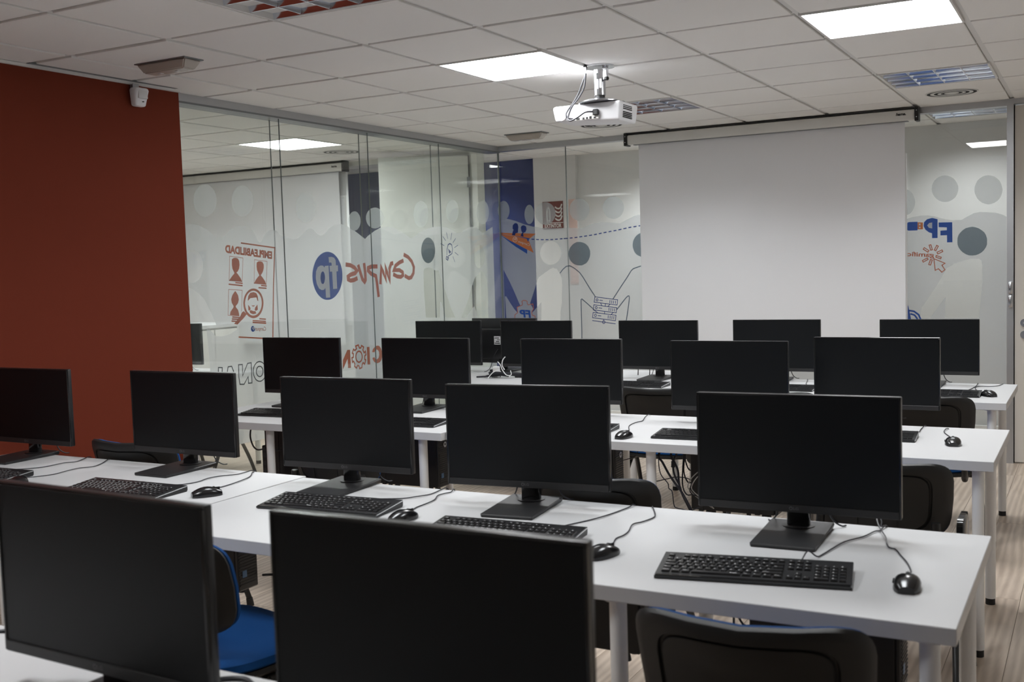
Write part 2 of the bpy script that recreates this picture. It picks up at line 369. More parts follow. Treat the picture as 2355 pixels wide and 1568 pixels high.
# artwork on the glass: outlines in metres on each partition (left: y, z; front: x, z)
FILM={
'Lfilm':[(0.2,1.752,0.548,1.753,0.593,1.746,0.649,1.726,0.71,1.691,0.774,1.673,0.811,1.692,0.844,1.722,0.894,1.744,0.945,1.752,0.995,1.748,1.038,1.729,1.062,1.699,1.085,1.657,1.102,1.648,1.121,1.659,1.153,1.7,1.188,1.725,1.229,1.731,1.269,1.721,1.288,1.701,1.335,1.685,1.404,1.672,1.367,1.675,1.419,1.671,1.466,1.678,1.507,1.7,1.55,1.733,1.591,1.746,1.625,1.739,1.651,1.717,1.678,1.702,1.705,1.698,1.734,1.707,1.771,1.732,1.824,1.764,1.875,1.776,1.927,1.779,1.993,1.766,2.075,1.736,2.195,1.68,2.228,1.7,2.311,1.737,2.377,1.759,2.415,1.767,2.479,1.77,2.552,1.766,2.643,1.741,2.717,1.712,2.774,1.688,2.813,1.697,2.895,1.733,2.997,1.762,3.101,1.78,3.185,1.783,3.281,1.779,3.367,1.759,3.442,1.734,3.51,1.744,3.58,1.771,3.674,1.79,3.756,1.786,3.814,1.757,3.861,1.739,4.03,1.797,4.03,0.43,0.2,0.43)],
'Lhole':[(0.61,1.51,0.607,1.489,0.599,1.469,0.588,1.451,0.573,1.436,0.556,1.425,0.538,1.419,0.519,1.417,0.5,1.42,0.483,1.427,0.468,1.439,0.456,1.454,0.448,1.472,0.443,1.492,0.443,1.513,0.446,1.534,0.454,1.553,0.465,1.571,0.479,1.586,0.495,1.597,0.513,1.604,0.532,1.606,0.551,1.604,0.568,1.597,0.583,1.586,0.596,1.57,0.605,1.552,0.61,1.532),
(0.488,1.394,0.529,1.376,0.605,1.322,0.647,1.252,0.696,1.158,0.703,1.159,0.743,1.157,0.866,1.156,0.864,1.126,0.833,1.113,0.809,1.103,0.739,1.093,0.682,1.099,0.655,1.124,0.635,1.147,0.621,1.156,0.612,1.147,0.616,1.086,0.622,1.004,0.625,0.896,0.449,0.913),
(3.882,1.545,3.878,1.523,3.87,1.502,3.858,1.483,3.842,1.467,3.824,1.456,3.804,1.449,3.784,1.447,3.764,1.449,3.745,1.457,3.729,1.469,3.716,1.485,3.706,1.503,3.701,1.524,3.7,1.546,3.704,1.568,3.712,1.589,3.724,1.607,3.739,1.623,3.757,1.635,3.777,1.642,3.797,1.644,3.817,1.642,3.836,1.635,3.853,1.623,3.866,1.607,3.876,1.588,3.881,1.567),
(3.777,1.408,3.693,1.361,3.641,1.284,3.589,1.197,3.467,1.049,3.532,1.045,3.678,1.133,3.71,1.089,3.732,1.028,3.907,1.005,3.904,1.092,3.914,1.214,3.904,1.337,3.871,1.399,3.813,1.427),
(2.93,1.435,2.946,1.457,2.998,1.465,3.059,1.455,3.099,1.44,3.146,1.44,3.16,1.408,3.198,1.339,3.256,1.239,3.314,1.133,3.375,1.054,3.233,1.062,3.172,1.186,3.154,1.192,3.143,1.067,2.941,1.079,2.934,1.196,2.926,1.308),
(3.107,1.597,3.103,1.575,3.094,1.553,3.08,1.534,3.063,1.519,3.044,1.507,3.022,1.5,3,1.497,2.978,1.5,2.958,1.508,2.94,1.52,2.926,1.536,2.915,1.555,2.909,1.575,2.908,1.597,2.912,1.619,2.921,1.64,2.934,1.659,2.95,1.675,2.97,1.687,2.991,1.694,3.013,1.697,3.035,1.695,3.056,1.687,3.074,1.676,3.089,1.66,3.099,1.641,3.106,1.619)],
'Lslate':[(3.106,1.597,3.102,1.575,3.093,1.554,3.08,1.535,3.063,1.519,3.043,1.507,3.022,1.5,3,1.498,2.978,1.501,2.958,1.508,2.941,1.52,2.926,1.536,2.916,1.555,2.91,1.576,2.909,1.597,2.913,1.619,2.922,1.64,2.935,1.659,2.951,1.674,2.97,1.686,2.991,1.694,3.013,1.696,3.035,1.694,3.055,1.687,3.073,1.675,3.088,1.659,3.099,1.64,3.105,1.619)],
'Ldot':[(0.746,1.894,0.742,1.873,0.734,1.852,0.721,1.834,0.705,1.818,0.687,1.807,0.667,1.799,0.646,1.796,0.626,1.798,0.607,1.804,0.59,1.815,0.577,1.83,0.567,1.847,0.562,1.866,0.561,1.887,0.565,1.908,0.573,1.928,0.585,1.946,0.601,1.962,0.619,1.974,0.638,1.982,0.659,1.985,0.68,1.984,0.699,1.978,0.716,1.967,0.73,1.953,0.74,1.935,0.745,1.915),
(1.059,1.903,1.055,1.882,1.047,1.862,1.034,1.843,1.018,1.828,0.999,1.816,0.979,1.809,0.958,1.806,0.937,1.807,0.918,1.814,0.901,1.825,0.888,1.839,0.878,1.856,0.873,1.876,0.872,1.896,0.876,1.917,0.884,1.937,0.896,1.955,0.911,1.971,0.93,1.983,0.95,1.991,0.971,1.994,0.992,1.993,1.011,1.987,1.028,1.976,1.042,1.962,1.053,1.944,1.058,1.925),
(1.66,1.885,1.656,1.862,1.647,1.84,1.634,1.82,1.617,1.803,1.597,1.791,1.575,1.783,1.553,1.78,1.531,1.782,1.511,1.789,1.494,1.801,1.479,1.816,1.469,1.835,1.464,1.856,1.463,1.878,1.467,1.9,1.475,1.922,1.488,1.941,1.505,1.958,1.524,1.971,1.545,1.979,1.567,1.983,1.589,1.981,1.609,1.975,1.628,1.963,1.642,1.948,1.653,1.929,1.659,1.907),
(2.151,1.805,2.148,1.79,2.142,1.776,2.132,1.763,2.12,1.752,2.106,1.743,2.09,1.738,2.074,1.736,2.059,1.738,2.044,1.742,2.031,1.75,2.021,1.761,2.013,1.773,2.009,1.787,2.008,1.802,2.011,1.817,2.017,1.832,2.026,1.844,2.038,1.855,2.052,1.864,2.068,1.869,2.084,1.871,2.099,1.87,2.114,1.866,2.127,1.858,2.138,1.847,2.146,1.835,2.15,1.82),
(2.432,1.832,2.428,1.816,2.419,1.799,2.405,1.785,2.386,1.772,2.365,1.763,2.341,1.757,2.317,1.755,2.293,1.756,2.27,1.761,2.251,1.77,2.235,1.781,2.223,1.795,2.216,1.811,2.214,1.827,2.218,1.844,2.227,1.86,2.241,1.874,2.259,1.886,2.279,1.896,2.303,1.902,2.327,1.905,2.351,1.904,2.374,1.899,2.394,1.891,2.411,1.879,2.423,1.865,2.43,1.849),
(3.028,1.877,3.024,1.854,3.015,1.832,3.001,1.813,2.984,1.796,2.963,1.784,2.941,1.776,2.918,1.773,2.895,1.775,2.874,1.782,2.856,1.794,2.841,1.809,2.83,1.828,2.824,1.849,2.823,1.871,2.827,1.893,2.836,1.915,2.849,1.934,2.867,1.951,2.887,1.963,2.909,1.971,2.931,1.975,2.954,1.973,2.976,1.966,2.994,1.955,3.01,1.94,3.021,1.921,3.027,1.899),
(3.48,1.913,3.476,1.891,3.468,1.871,3.455,1.853,3.439,1.838,3.42,1.826,3.399,1.819,3.378,1.816,3.357,1.818,3.338,1.825,3.321,1.835,3.307,1.85,3.297,1.867,3.291,1.886,3.29,1.907,3.294,1.928,3.302,1.947,3.315,1.965,3.33,1.98,3.349,1.992,3.369,2,3.391,2.003,3.412,2.001,3.431,1.995,3.449,1.985,3.463,1.971,3.473,1.953,3.479,1.933),
(3.974,1.919,3.97,1.896,3.961,1.874,3.947,1.855,3.929,1.838,3.908,1.826,3.886,1.818,3.862,1.815,3.839,1.817,3.818,1.824,3.799,1.835,3.784,1.851,3.773,1.87,3.767,1.891,3.766,1.913,3.77,1.935,3.779,1.957,3.792,1.976,3.809,1.993,3.83,2.005,3.852,2.014,3.876,2.017,3.899,2.015,3.92,2.009,3.94,1.997,3.955,1.982,3.967,1.963,3.973,1.942)],
'Lred_line':[(0.936,1.646,1.238,1.617),
(1.236,1.619,1.207,1.371,1.18,1.06,1.178,1.047),
(0.877,1.079,1.103,1.054),
(0.872,1.408,0.928,1.402),
(0.814,1.4,0.926,1.388),
(1.097,1.384,1.142,1.379),
(1.073,1.371,1.139,1.365),
(0.831,1.203,0.889,1.196),
(0.827,1.191,0.879,1.186),
(0.823,1.179,0.856,1.175),
(1.067,1.179,1.12,1.173),
(1.006,1.171,1.119,1.159),
(1.005,1.16,1.12,1.148)],
'Lthin':[(0.831,1.567,0.945,1.555,0.927,1.412,0.816,1.422,0.831,1.567),
(1.045,1.544,1.16,1.532,1.141,1.388,1.031,1.399,1.045,1.544),
(0.809,1.369,0.924,1.36,0.909,1.233),
(0.809,1.369,0.792,1.216,0.889,1.206)],
'Lred':[(0.848,1.548,0.864,1.556,0.883,1.557,0.901,1.552,0.911,1.537,0.912,1.513,0.906,1.491,0.893,1.474,0.882,1.468,0.893,1.459,0.915,1.434,0.927,1.412,0.816,1.422,0.845,1.449,0.865,1.464,0.86,1.474,0.849,1.492,0.846,1.514),
(1.064,1.526,1.078,1.533,1.097,1.534,1.116,1.529,1.127,1.514,1.126,1.492,1.116,1.469,1.103,1.454,1.094,1.448,1.11,1.434,1.131,1.411,1.141,1.388,1.031,1.399,1.05,1.422,1.071,1.439,1.083,1.447,1.076,1.457,1.064,1.479,1.061,1.502),
(0.853,1.349,0.864,1.358,0.874,1.348,0.887,1.33,0.891,1.304,0.882,1.283,0.863,1.268,0.863,1.26,0.88,1.244,0.887,1.221,0.888,1.207,0.809,1.216,0.814,1.234,0.828,1.248,0.843,1.261,0.843,1.269,0.83,1.287,0.826,1.309,0.836,1.332),
(1.108,1.272,1.105,1.257,1.1,1.241,1.092,1.227,1.082,1.214,1.07,1.204,1.057,1.195,1.042,1.189,1.026,1.186,1.011,1.185,0.995,1.188,0.981,1.193,0.967,1.2,0.955,1.21,0.945,1.222,0.937,1.235,0.932,1.25,0.929,1.265,0.928,1.281,0.931,1.296,0.936,1.311,0.943,1.325,0.953,1.338,0.965,1.348,0.978,1.357,0.992,1.363,1.008,1.367,1.023,1.368,1.039,1.366,1.054,1.361,1.068,1.354,1.08,1.344,1.091,1.333,1.099,1.319,1.105,1.304,1.108,1.289),
(0.929,1.233,0.954,1.213,0.923,1.189,0.887,1.167,0.87,1.155,0.84,1.161,0.863,1.179,0.895,1.203,0.913,1.227),
(0.968,1.294,0.974,1.323,0.993,1.342,1.023,1.346,1.048,1.338,1.059,1.319,1.062,1.288,1.053,1.293,1.046,1.312,1.023,1.311,0.991,1.309,0.976,1.298),
(0.969,1.27,0.978,1.263,0.99,1.249,0.986,1.236,0.97,1.235),
(1.053,1.268,1.054,1.235,1.037,1.229,1.025,1.236,1.032,1.251),
(0.979,1.232,0.992,1.236,1.018,1.228,1.031,1.229,1.039,1.213,1.01,1.21,0.985,1.218),
(0.998,1.266,1.014,1.263,1.03,1.265,1.023,1.258,1.01,1.257),
(1.881,0.846,1.936,0.913,1.967,0.911,1.969,0.785,1.935,0.787,1.935,0.851,1.877,0.782),
(2.162,0.914,2.194,0.913,2.195,0.787,2.163,0.789),
(2.223,0.873,2.234,0.893,2.258,0.908,2.287,0.915,2.311,0.911,2.332,0.892,2.345,0.864,2.343,0.83,2.333,0.807,2.311,0.792,2.278,0.787,2.246,0.798,2.229,0.817,2.224,0.831,2.249,0.835,2.258,0.821,2.276,0.816,2.297,0.823,2.308,0.843,2.306,0.868,2.293,0.883,2.276,0.887,2.26,0.879,2.251,0.869)],
'Lred_hole':[(1.092,1.274,1.09,1.261,1.086,1.248,1.079,1.236,1.071,1.226,1.061,1.217,1.05,1.21,1.038,1.205,1.025,1.202,1.012,1.201,0.999,1.203,0.987,1.207,0.976,1.214,0.966,1.222,0.957,1.231,0.951,1.243,0.946,1.255,0.944,1.268,0.943,1.281,0.946,1.294,0.95,1.306,0.956,1.318,0.964,1.329,0.974,1.338,0.985,1.345,0.997,1.35,1.009,1.353,1.022,1.354,1.035,1.352,1.048,1.348,1.059,1.342,1.069,1.334,1.078,1.324,1.085,1.313,1.09,1.301,1.092,1.287)],
'Lblue':[(1.916,1.425,1.913,1.401,1.906,1.378,1.896,1.357,1.884,1.336,1.868,1.318,1.85,1.302,1.831,1.289,1.809,1.278,1.787,1.271,1.764,1.267,1.741,1.267,1.718,1.269,1.696,1.275,1.676,1.284,1.657,1.296,1.64,1.31,1.625,1.327,1.613,1.345,1.604,1.366,1.597,1.387,1.594,1.41,1.594,1.432,1.597,1.455,1.604,1.477,1.613,1.498,1.625,1.518,1.639,1.536,1.656,1.552,1.675,1.565,1.696,1.576,1.718,1.584,1.74,1.589,1.763,1.591,1.786,1.589,1.808,1.584,1.83,1.576,1.849,1.564,1.867,1.55,1.883,1.533,1.896,1.514,1.906,1.494,1.913,1.471,1.916,1.448),
(1.02,1.119,1.02,1.115,1.018,1.111,1.016,1.108,1.013,1.106,1.009,1.104,1.005,1.103,1.001,1.103,0.997,1.103,0.994,1.105,0.99,1.107,0.988,1.11,0.986,1.114,0.985,1.117,0.985,1.121,0.985,1.125,0.987,1.129,0.989,1.132,0.992,1.135,0.996,1.137,1,1.138,1.004,1.138,1.008,1.137,1.011,1.136,1.015,1.133,1.017,1.13,1.019,1.127,1.02,1.123)],
'Lwhite':[(1.771,1.554,1.802,1.556,1.831,1.55,1.846,1.534,1.848,1.498,1.869,1.497,1.868,1.458,1.85,1.456,1.851,1.339,1.806,1.338,1.803,1.456,1.78,1.456,1.778,1.495,1.802,1.496,1.801,1.514,1.793,1.518,1.774,1.517),
(1.727,1.495,1.767,1.497,1.771,1.282,1.726,1.282,1.724,1.348,1.709,1.337,1.684,1.335,1.657,1.346,1.635,1.377,1.627,1.417,1.633,1.461,1.653,1.488,1.681,1.499,1.706,1.498,1.725,1.485)],
'Lblue2':[(1.723,1.417,1.721,1.406,1.718,1.396,1.714,1.387,1.708,1.38,1.702,1.376,1.696,1.375,1.69,1.377,1.684,1.381,1.68,1.388,1.677,1.397,1.675,1.407,1.675,1.418,1.677,1.429,1.68,1.439,1.684,1.448,1.689,1.454,1.695,1.458,1.702,1.46,1.708,1.458,1.713,1.454,1.718,1.447,1.721,1.438,1.723,1.428)],
'Lred_script':[(1.968,1.501,2.012,1.496,2.057,1.479,2.082,1.457,2.062,1.441,2.008,1.431,1.977,1.418,1.979,1.399,2.005,1.39,2.044,1.393,2.075,1.402),
(2.104,1.487,2.124,1.438,2.144,1.395,2.167,1.377,2.179,1.39,2.179,1.446,2.171,1.498),
(2.318,1.483,2.261,1.484,2.217,1.474,2.215,1.455,2.25,1.431,2.305,1.415,2.314,1.372,2.328,1.275),
(2.359,1.366,2.375,1.476,2.397,1.442,2.43,1.383,2.426,1.485,2.447,1.436,2.476,1.374,2.478,1.465,2.501,1.501,2.517,1.503),
(2.652,1.519,2.609,1.508,2.556,1.485,2.535,1.453,2.605,1.452,2.646,1.435,2.65,1.414,2.62,1.401,2.574,1.405,2.533,1.419),
(2.679,1.563,2.726,1.547,2.772,1.514,2.798,1.471,2.79,1.427,2.759,1.395,2.725,1.389,2.682,1.405)],
'Lgear':[(2.032,0.931,2.064,0.937,2.074,0.915,2.091,0.914,2.1,0.93,2.125,0.917,2.114,0.898,2.128,0.876,2.144,0.886,2.148,0.86,2.134,0.854,2.131,0.83,2.143,0.824,2.128,0.795,2.111,0.808,2.097,0.793,2.095,0.775,2.068,0.77,2.061,0.79,2.044,0.794,2.032,0.777,2.01,0.792,2.016,0.806,2.002,0.828,1.989,0.822,1.983,0.853,2,0.856,2.004,0.879,1.991,0.885,2.006,0.912,2.021,0.901,2.041,0.913,2.032,0.931),
(2.103,0.851,2.101,0.842,2.098,0.834,2.093,0.827,2.087,0.822,2.079,0.818,2.071,0.816,2.063,0.815,2.055,0.817,2.048,0.821,2.041,0.826,2.036,0.832,2.032,0.84,2.03,0.849,2.029,0.857,2.031,0.866,2.034,0.873,2.039,0.88,2.045,0.886,2.052,0.89,2.06,0.892,2.068,0.892,2.076,0.891,2.084,0.887,2.091,0.882,2.096,0.875,2.1,0.868,2.102,0.859,2.103,0.851)],
'Lout':[(0.69,0.889,0.692,0.912,0.723,0.908,0.721,0.886),
(0.764,0.882,0.772,0.908,0.802,0.909,0.817,0.876),
(0.859,0.84,0.861,0.912,0.894,0.911,0.892,0.841,0.94,0.913,0.972,0.914,0.971,0.79,0.94,0.791,0.94,0.832,0.901,0.789,0.865,0.793,0.859,0.84),
(1.102,0.847,1.099,0.834,1.094,0.821,1.086,0.81,1.077,0.802,1.065,0.796,1.053,0.792,1.04,0.792,1.027,0.795,1.015,0.801,1.005,0.809,0.997,0.82,0.991,0.832,0.987,0.845,0.987,0.859,0.989,0.872,0.994,0.885,1.002,0.896,1.012,0.904,1.023,0.911,1.035,0.914,1.048,0.914,1.061,0.911,1.073,0.906,1.083,0.898,1.092,0.887,1.098,0.875,1.101,0.861,1.102,0.847),
(1.074,0.85,1.073,0.843,1.07,0.837,1.066,0.831,1.061,0.826,1.055,0.823,1.048,0.821,1.042,0.821,1.035,0.823,1.029,0.826,1.024,0.83,1.019,0.836,1.016,0.842,1.014,0.849,1.014,0.856,1.015,0.863,1.018,0.87,1.022,0.876,1.027,0.88,1.033,0.884,1.039,0.885,1.046,0.885,1.053,0.884,1.059,0.881,1.064,0.877,1.069,0.871,1.072,0.865,1.074,0.858,1.074,0.85)],
'Lnavy':[(3.277,1.561,3.282,1.606,3.299,1.641,3.327,1.651,3.353,1.641,3.365,1.606,3.354,1.572,3.326,1.56,3.298,1.552,3.28,1.526),
(3.271,1.549,3.262,1.529,3.287,1.517,3.3,1.537,3.271,1.549)],
'Lnavy_fill':[(3.297,1.612,3.344,1.583,3.31,1.569)],
'Lnavy_thin':[(3.28,1.738,3.297,1.691),
(3.361,1.736,3.343,1.681),
(3.417,1.692,3.374,1.658),
(3.449,1.638,3.393,1.618),
(3.399,1.58,3.448,1.558),
(3.366,1.547,3.392,1.503),
(3.226,1.706,3.263,1.675),
(3.189,1.649,3.239,1.635)],
'Ffilm':[(-1.57,1.844,-1.567,1.864,-1.504,1.857,-1.428,1.836,-1.346,1.804,-1.264,1.781,-1.183,1.767,-1.082,1.759,-0.964,1.757,-0.905,1.756,-0.848,1.749,-0.816,1.748,-0.76,1.767,-0.696,1.786,-0.632,1.79,-0.562,1.785,-0.5,1.775,-0.469,1.773,-0.422,1.795,-0.353,1.823,-0.278,1.84,0.233,1.768,0.708,1.696,1.159,1.724,1.467,1.724,1.716,1.7,1.756,1.712,1.81,1.72,1.863,1.719,1.915,1.708,1.974,1.688,2.026,1.678,2.084,1.679,2.122,1.701,2.161,1.721,2.199,1.726,2.249,1.722,2.299,1.716,2.343,1.7,2.365,1.686,2.365,0.43,-1.57,0.43)],
'Fhole':[(-1.007,1.552,-1.01,1.53,-1.018,1.51,-1.03,1.491,-1.046,1.476,-1.065,1.465,-1.086,1.458,-1.108,1.456,-1.13,1.459,-1.151,1.467,-1.17,1.48,-1.185,1.496,-1.196,1.515,-1.203,1.536,-1.205,1.559,-1.201,1.581,-1.193,1.601,-1.181,1.62,-1.165,1.635,-1.145,1.646,-1.124,1.653,-1.102,1.654,-1.08,1.651,-1.06,1.643,-1.041,1.63,-1.026,1.614,-1.015,1.595,-1.009,1.574),
(-1.235,1.333,-1.224,1.354,-1.168,1.389,-1.12,1.418,-1.086,1.431,-1.052,1.42,-1.027,1.386,-1.009,1.344,-1.007,1.284,-1.014,1.139,-1.029,1.055,-1.034,0.898,-1.217,0.898,-1.207,1.145,-1.235,1.115,-1.299,1.054,-1.284,1.088,-1.313,1.137),
(-1.56,1.453,-1.56,1.437,-1.56,1.424,-1.542,1.392,-1.502,1.318,-1.463,1.237,-1.424,1.15,-1.408,1.116,-1.439,1.104,-1.438,1.058,-1.468,1.089,-1.508,1.145,-1.542,1.198,-1.556,1.198,-1.548,1.009,-1.549,0.897,-1.56,0.897),
(-1.56,1.609,-1.56,1.588,-1.56,1.569,-1.56,1.551,-1.56,1.537,-1.56,1.526,-1.56,1.519,-1.56,1.517,-1.56,1.52,-1.56,1.528,-1.56,1.539,-1.56,1.555,-1.56,1.573,-1.56,1.593,-1.56,1.614,-1.56,1.635,-1.56,1.654,-1.56,1.672,-1.56,1.686,-1.56,1.697,-1.56,1.703,-1.56,1.705,-1.56,1.702,-1.56,1.694,-1.56,1.683,-1.56,1.668,-1.56,1.65,-1.56,1.63),
(1.986,1.346,2.032,1.376,2.083,1.392,2.135,1.406,2.192,1.406,2.208,1.395,2.214,1.361,2.214,1.237,2.192,0.996,1.972,0.997,1.976,1.144,1.913,1.053,1.873,0.997,1.806,0.997,1.82,1.075,1.907,1.208),
(-0.741,1.537,-0.744,1.515,-0.752,1.494,-0.764,1.476,-0.781,1.461,-0.8,1.449,-0.821,1.443,-0.844,1.441,-0.866,1.444,-0.887,1.452,-0.906,1.464,-0.922,1.481,-0.933,1.5,-0.94,1.521,-0.942,1.543,-0.939,1.565,-0.931,1.586,-0.918,1.605,-0.901,1.62,-0.882,1.631,-0.86,1.637,-0.838,1.639,-0.816,1.636,-0.795,1.628,-0.776,1.615,-0.761,1.599,-0.749,1.58,-0.743,1.559),
(-0.18,1.588,-0.183,1.566,-0.19,1.545,-0.202,1.527,-0.217,1.512,-0.236,1.5,-0.256,1.494,-0.277,1.492,-0.298,1.495,-0.318,1.503,-0.336,1.516,-0.351,1.532,-0.362,1.551,-0.369,1.573,-0.371,1.595,-0.368,1.617,-0.36,1.638,-0.348,1.656,-0.332,1.672,-0.314,1.683,-0.294,1.689,-0.272,1.691,-0.251,1.687,-0.231,1.679,-0.214,1.667,-0.199,1.65,-0.188,1.631,-0.182,1.61),
(2.246,1.524,2.243,1.502,2.236,1.481,2.225,1.463,2.21,1.447,2.191,1.436,2.171,1.429,2.149,1.427,2.128,1.431,2.107,1.439,2.089,1.451,2.073,1.468,2.062,1.488,2.055,1.509,2.052,1.532,2.055,1.554,2.062,1.575,2.074,1.594,2.089,1.609,2.108,1.62,2.128,1.627,2.15,1.628,2.171,1.625,2.192,1.617,2.21,1.604,2.225,1.587,2.236,1.568,2.243,1.547)],
'Fslate':[(-0.742,1.537,-0.745,1.515,-0.753,1.495,-0.765,1.476,-0.781,1.461,-0.8,1.45,-0.821,1.443,-0.844,1.442,-0.866,1.445,-0.887,1.453,-0.906,1.465,-0.921,1.481,-0.933,1.5,-0.939,1.521,-0.941,1.543,-0.938,1.565,-0.93,1.586,-0.917,1.604,-0.901,1.619,-0.882,1.63,-0.86,1.637,-0.838,1.638,-0.816,1.635,-0.795,1.627,-0.777,1.615,-0.761,1.599,-0.75,1.58,-0.743,1.559),
(-0.181,1.588,-0.184,1.566,-0.191,1.546,-0.203,1.527,-0.218,1.512,-0.236,1.501,-0.256,1.494,-0.277,1.493,-0.298,1.496,-0.318,1.504,-0.336,1.516,-0.351,1.532,-0.361,1.551,-0.368,1.573,-0.37,1.595,-0.367,1.617,-0.359,1.638,-0.347,1.656,-0.332,1.671,-0.314,1.682,-0.294,1.689,-0.272,1.69,-0.251,1.687,-0.232,1.679,-0.214,1.666,-0.2,1.65,-0.189,1.631,-0.183,1.61),
(2.245,1.524,2.243,1.502,2.236,1.482,2.224,1.463,2.209,1.448,2.191,1.437,2.171,1.43,2.149,1.428,2.128,1.431,2.108,1.439,2.089,1.452,2.074,1.468,2.062,1.488,2.055,1.509,2.053,1.532,2.055,1.554,2.062,1.575,2.074,1.593,2.089,1.608,2.108,1.62,2.128,1.626,2.15,1.628,2.171,1.624,2.191,1.616,2.209,1.603,2.225,1.587,2.236,1.568,2.243,1.546)],
'Fdot':[(-1.049,1.881,-1.052,1.86,-1.06,1.841,-1.072,1.824,-1.087,1.809,-1.105,1.799,-1.125,1.793,-1.146,1.792,-1.167,1.795,-1.187,1.803,-1.205,1.815,-1.219,1.831,-1.23,1.849,-1.236,1.869,-1.238,1.89,-1.235,1.911,-1.227,1.93,-1.215,1.947,-1.2,1.961,-1.182,1.972,-1.161,1.977,-1.14,1.979,-1.119,1.975,-1.1,1.967,-1.082,1.955,-1.068,1.94,-1.057,1.921,-1.051,1.901),
(-0.739,1.896,-0.742,1.876,-0.749,1.857,-0.761,1.84,-0.776,1.827,-0.793,1.816,-0.812,1.811,-0.833,1.809,-0.853,1.813,-0.872,1.82,-0.889,1.832,-0.903,1.847,-0.914,1.865,-0.92,1.885,-0.922,1.906,-0.919,1.926,-0.911,1.946,-0.9,1.962,-0.885,1.976,-0.867,1.986,-0.848,1.992,-0.827,1.993,-0.807,1.989,-0.788,1.982,-0.771,1.97,-0.757,1.954,-0.747,1.937,-0.741,1.917),
(-0.437,1.896,-0.439,1.876,-0.447,1.858,-0.458,1.841,-0.473,1.827,-0.49,1.818,-0.51,1.812,-0.53,1.811,-0.55,1.814,-0.57,1.821,-0.587,1.833,-0.601,1.848,-0.612,1.866,-0.618,1.886,-0.62,1.906,-0.617,1.926,-0.61,1.945,-0.598,1.961,-0.583,1.975,-0.565,1.985,-0.546,1.99,-0.525,1.991,-0.505,1.988,-0.486,1.98,-0.469,1.968,-0.455,1.953,-0.444,1.936,-0.438,1.916),
(-1.249,1.883,-1.251,1.865,-1.255,1.848,-1.261,1.832,-1.269,1.82,-1.278,1.811,-1.288,1.805,-1.298,1.804,-1.308,1.806,-1.318,1.813,-1.326,1.823,-1.333,1.836,-1.338,1.852,-1.341,1.869,-1.342,1.887,-1.34,1.905,-1.336,1.922,-1.33,1.937,-1.322,1.95,-1.313,1.959,-1.303,1.964,-1.293,1.966,-1.283,1.963,-1.273,1.957,-1.265,1.947,-1.258,1.934,-1.253,1.918,-1.25,1.901),
(-1.484,1.927,-1.486,1.909,-1.491,1.892,-1.498,1.877,-1.508,1.864,-1.519,1.855,-1.531,1.849,-1.544,1.848,-1.556,1.85,-1.568,1.857,-1.579,1.867,-1.587,1.881,-1.593,1.897,-1.597,1.915,-1.598,1.933,-1.596,1.951,-1.591,1.968,-1.583,1.984,-1.574,1.996,-1.563,2.005,-1.551,2.011,-1.538,2.012,-1.525,2.009,-1.514,2.003,-1.503,1.992,-1.495,1.979,-1.489,1.963,-1.485,1.945),
(2.061,1.893,2.058,1.873,2.052,1.854,2.042,1.837,2.028,1.824,2.012,1.814,1.994,1.808,1.974,1.807,1.955,1.81,1.937,1.818,1.92,1.83,1.907,1.845,1.896,1.863,1.89,1.883,1.888,1.904,1.89,1.924,1.897,1.943,1.907,1.96,1.921,1.974,1.937,1.984,1.956,1.989,1.975,1.99,1.994,1.987,2.012,1.979,2.029,1.967,2.042,1.951,2.052,1.933,2.059,1.914),
(2.34,1.869,2.337,1.848,2.331,1.827,2.321,1.809,2.307,1.795,2.29,1.784,2.272,1.778,2.252,1.776,2.233,1.78,2.214,1.788,2.197,1.801,2.183,1.817,2.173,1.837,2.166,1.858,2.164,1.88,2.166,1.902,2.173,1.922,2.183,1.941,2.197,1.955,2.214,1.966,2.233,1.972,2.252,1.973,2.272,1.969,2.29,1.961,2.307,1.948,2.321,1.932,2.331,1.912,2.337,1.891),
(1.777,1.816,1.775,1.796,1.77,1.777,1.762,1.76,1.751,1.746,1.739,1.736,1.724,1.73,1.709,1.728,1.694,1.731,1.68,1.739,1.668,1.751,1.657,1.766,1.649,1.783,1.644,1.803,1.642,1.824,1.644,1.844,1.649,1.863,1.658,1.88,1.668,1.894,1.681,1.904,1.695,1.91,1.71,1.911,1.725,1.908,1.739,1.9,1.752,1.889,1.763,1.874,1.77,1.856,1.775,1.837)],
'Fgrey':[(-1.022,1.385,-0.997,1.414,-0.963,1.44,-0.93,1.443,-0.89,1.422,-0.843,1.385,-0.812,1.344,-0.766,1.27,-0.708,1.185),
(-0.203,1.439,-0.279,1.43,-0.332,1.415,-0.367,1.405,-0.387,1.388,-0.418,1.342,-0.482,1.257,-0.549,1.165),
(-0.84,0.808,-0.837,0.907,-0.837,1.161,-0.829,1.167,-0.802,1.146,-0.723,1.079),
(-0.453,0.912,-0.435,1.005,-0.421,1.077,-0.406,1.17,-0.41,1.186,-0.419,1.186,-0.438,1.17,-0.518,1.078)],
'Fnavy':[(-0.711,1.183,-0.51,1.156,-0.516,1.114,-0.719,1.139,-0.711,1.183),
(-0.722,1.118,-0.519,1.092,-0.525,1.05,-0.729,1.076,-0.722,1.118),
(-0.73,1.055,-0.528,1.031,-0.534,0.986,-0.737,1.012,-0.73,1.055),
(-0.683,1.157,-0.684,1.153,-0.687,1.15,-0.69,1.148,-0.694,1.148,-0.697,1.15,-0.7,1.153,-0.701,1.157,-0.7,1.161,-0.697,1.165,-0.693,1.166,-0.69,1.166,-0.686,1.164,-0.684,1.161,-0.683,1.157),
(-0.67,1.155,-0.643,1.151),
(-0.577,1.153,-0.579,1.132),
(-0.561,1.151,-0.563,1.13),
(-0.545,1.149,-0.547,1.128),
(-0.528,1.147,-0.53,1.126),
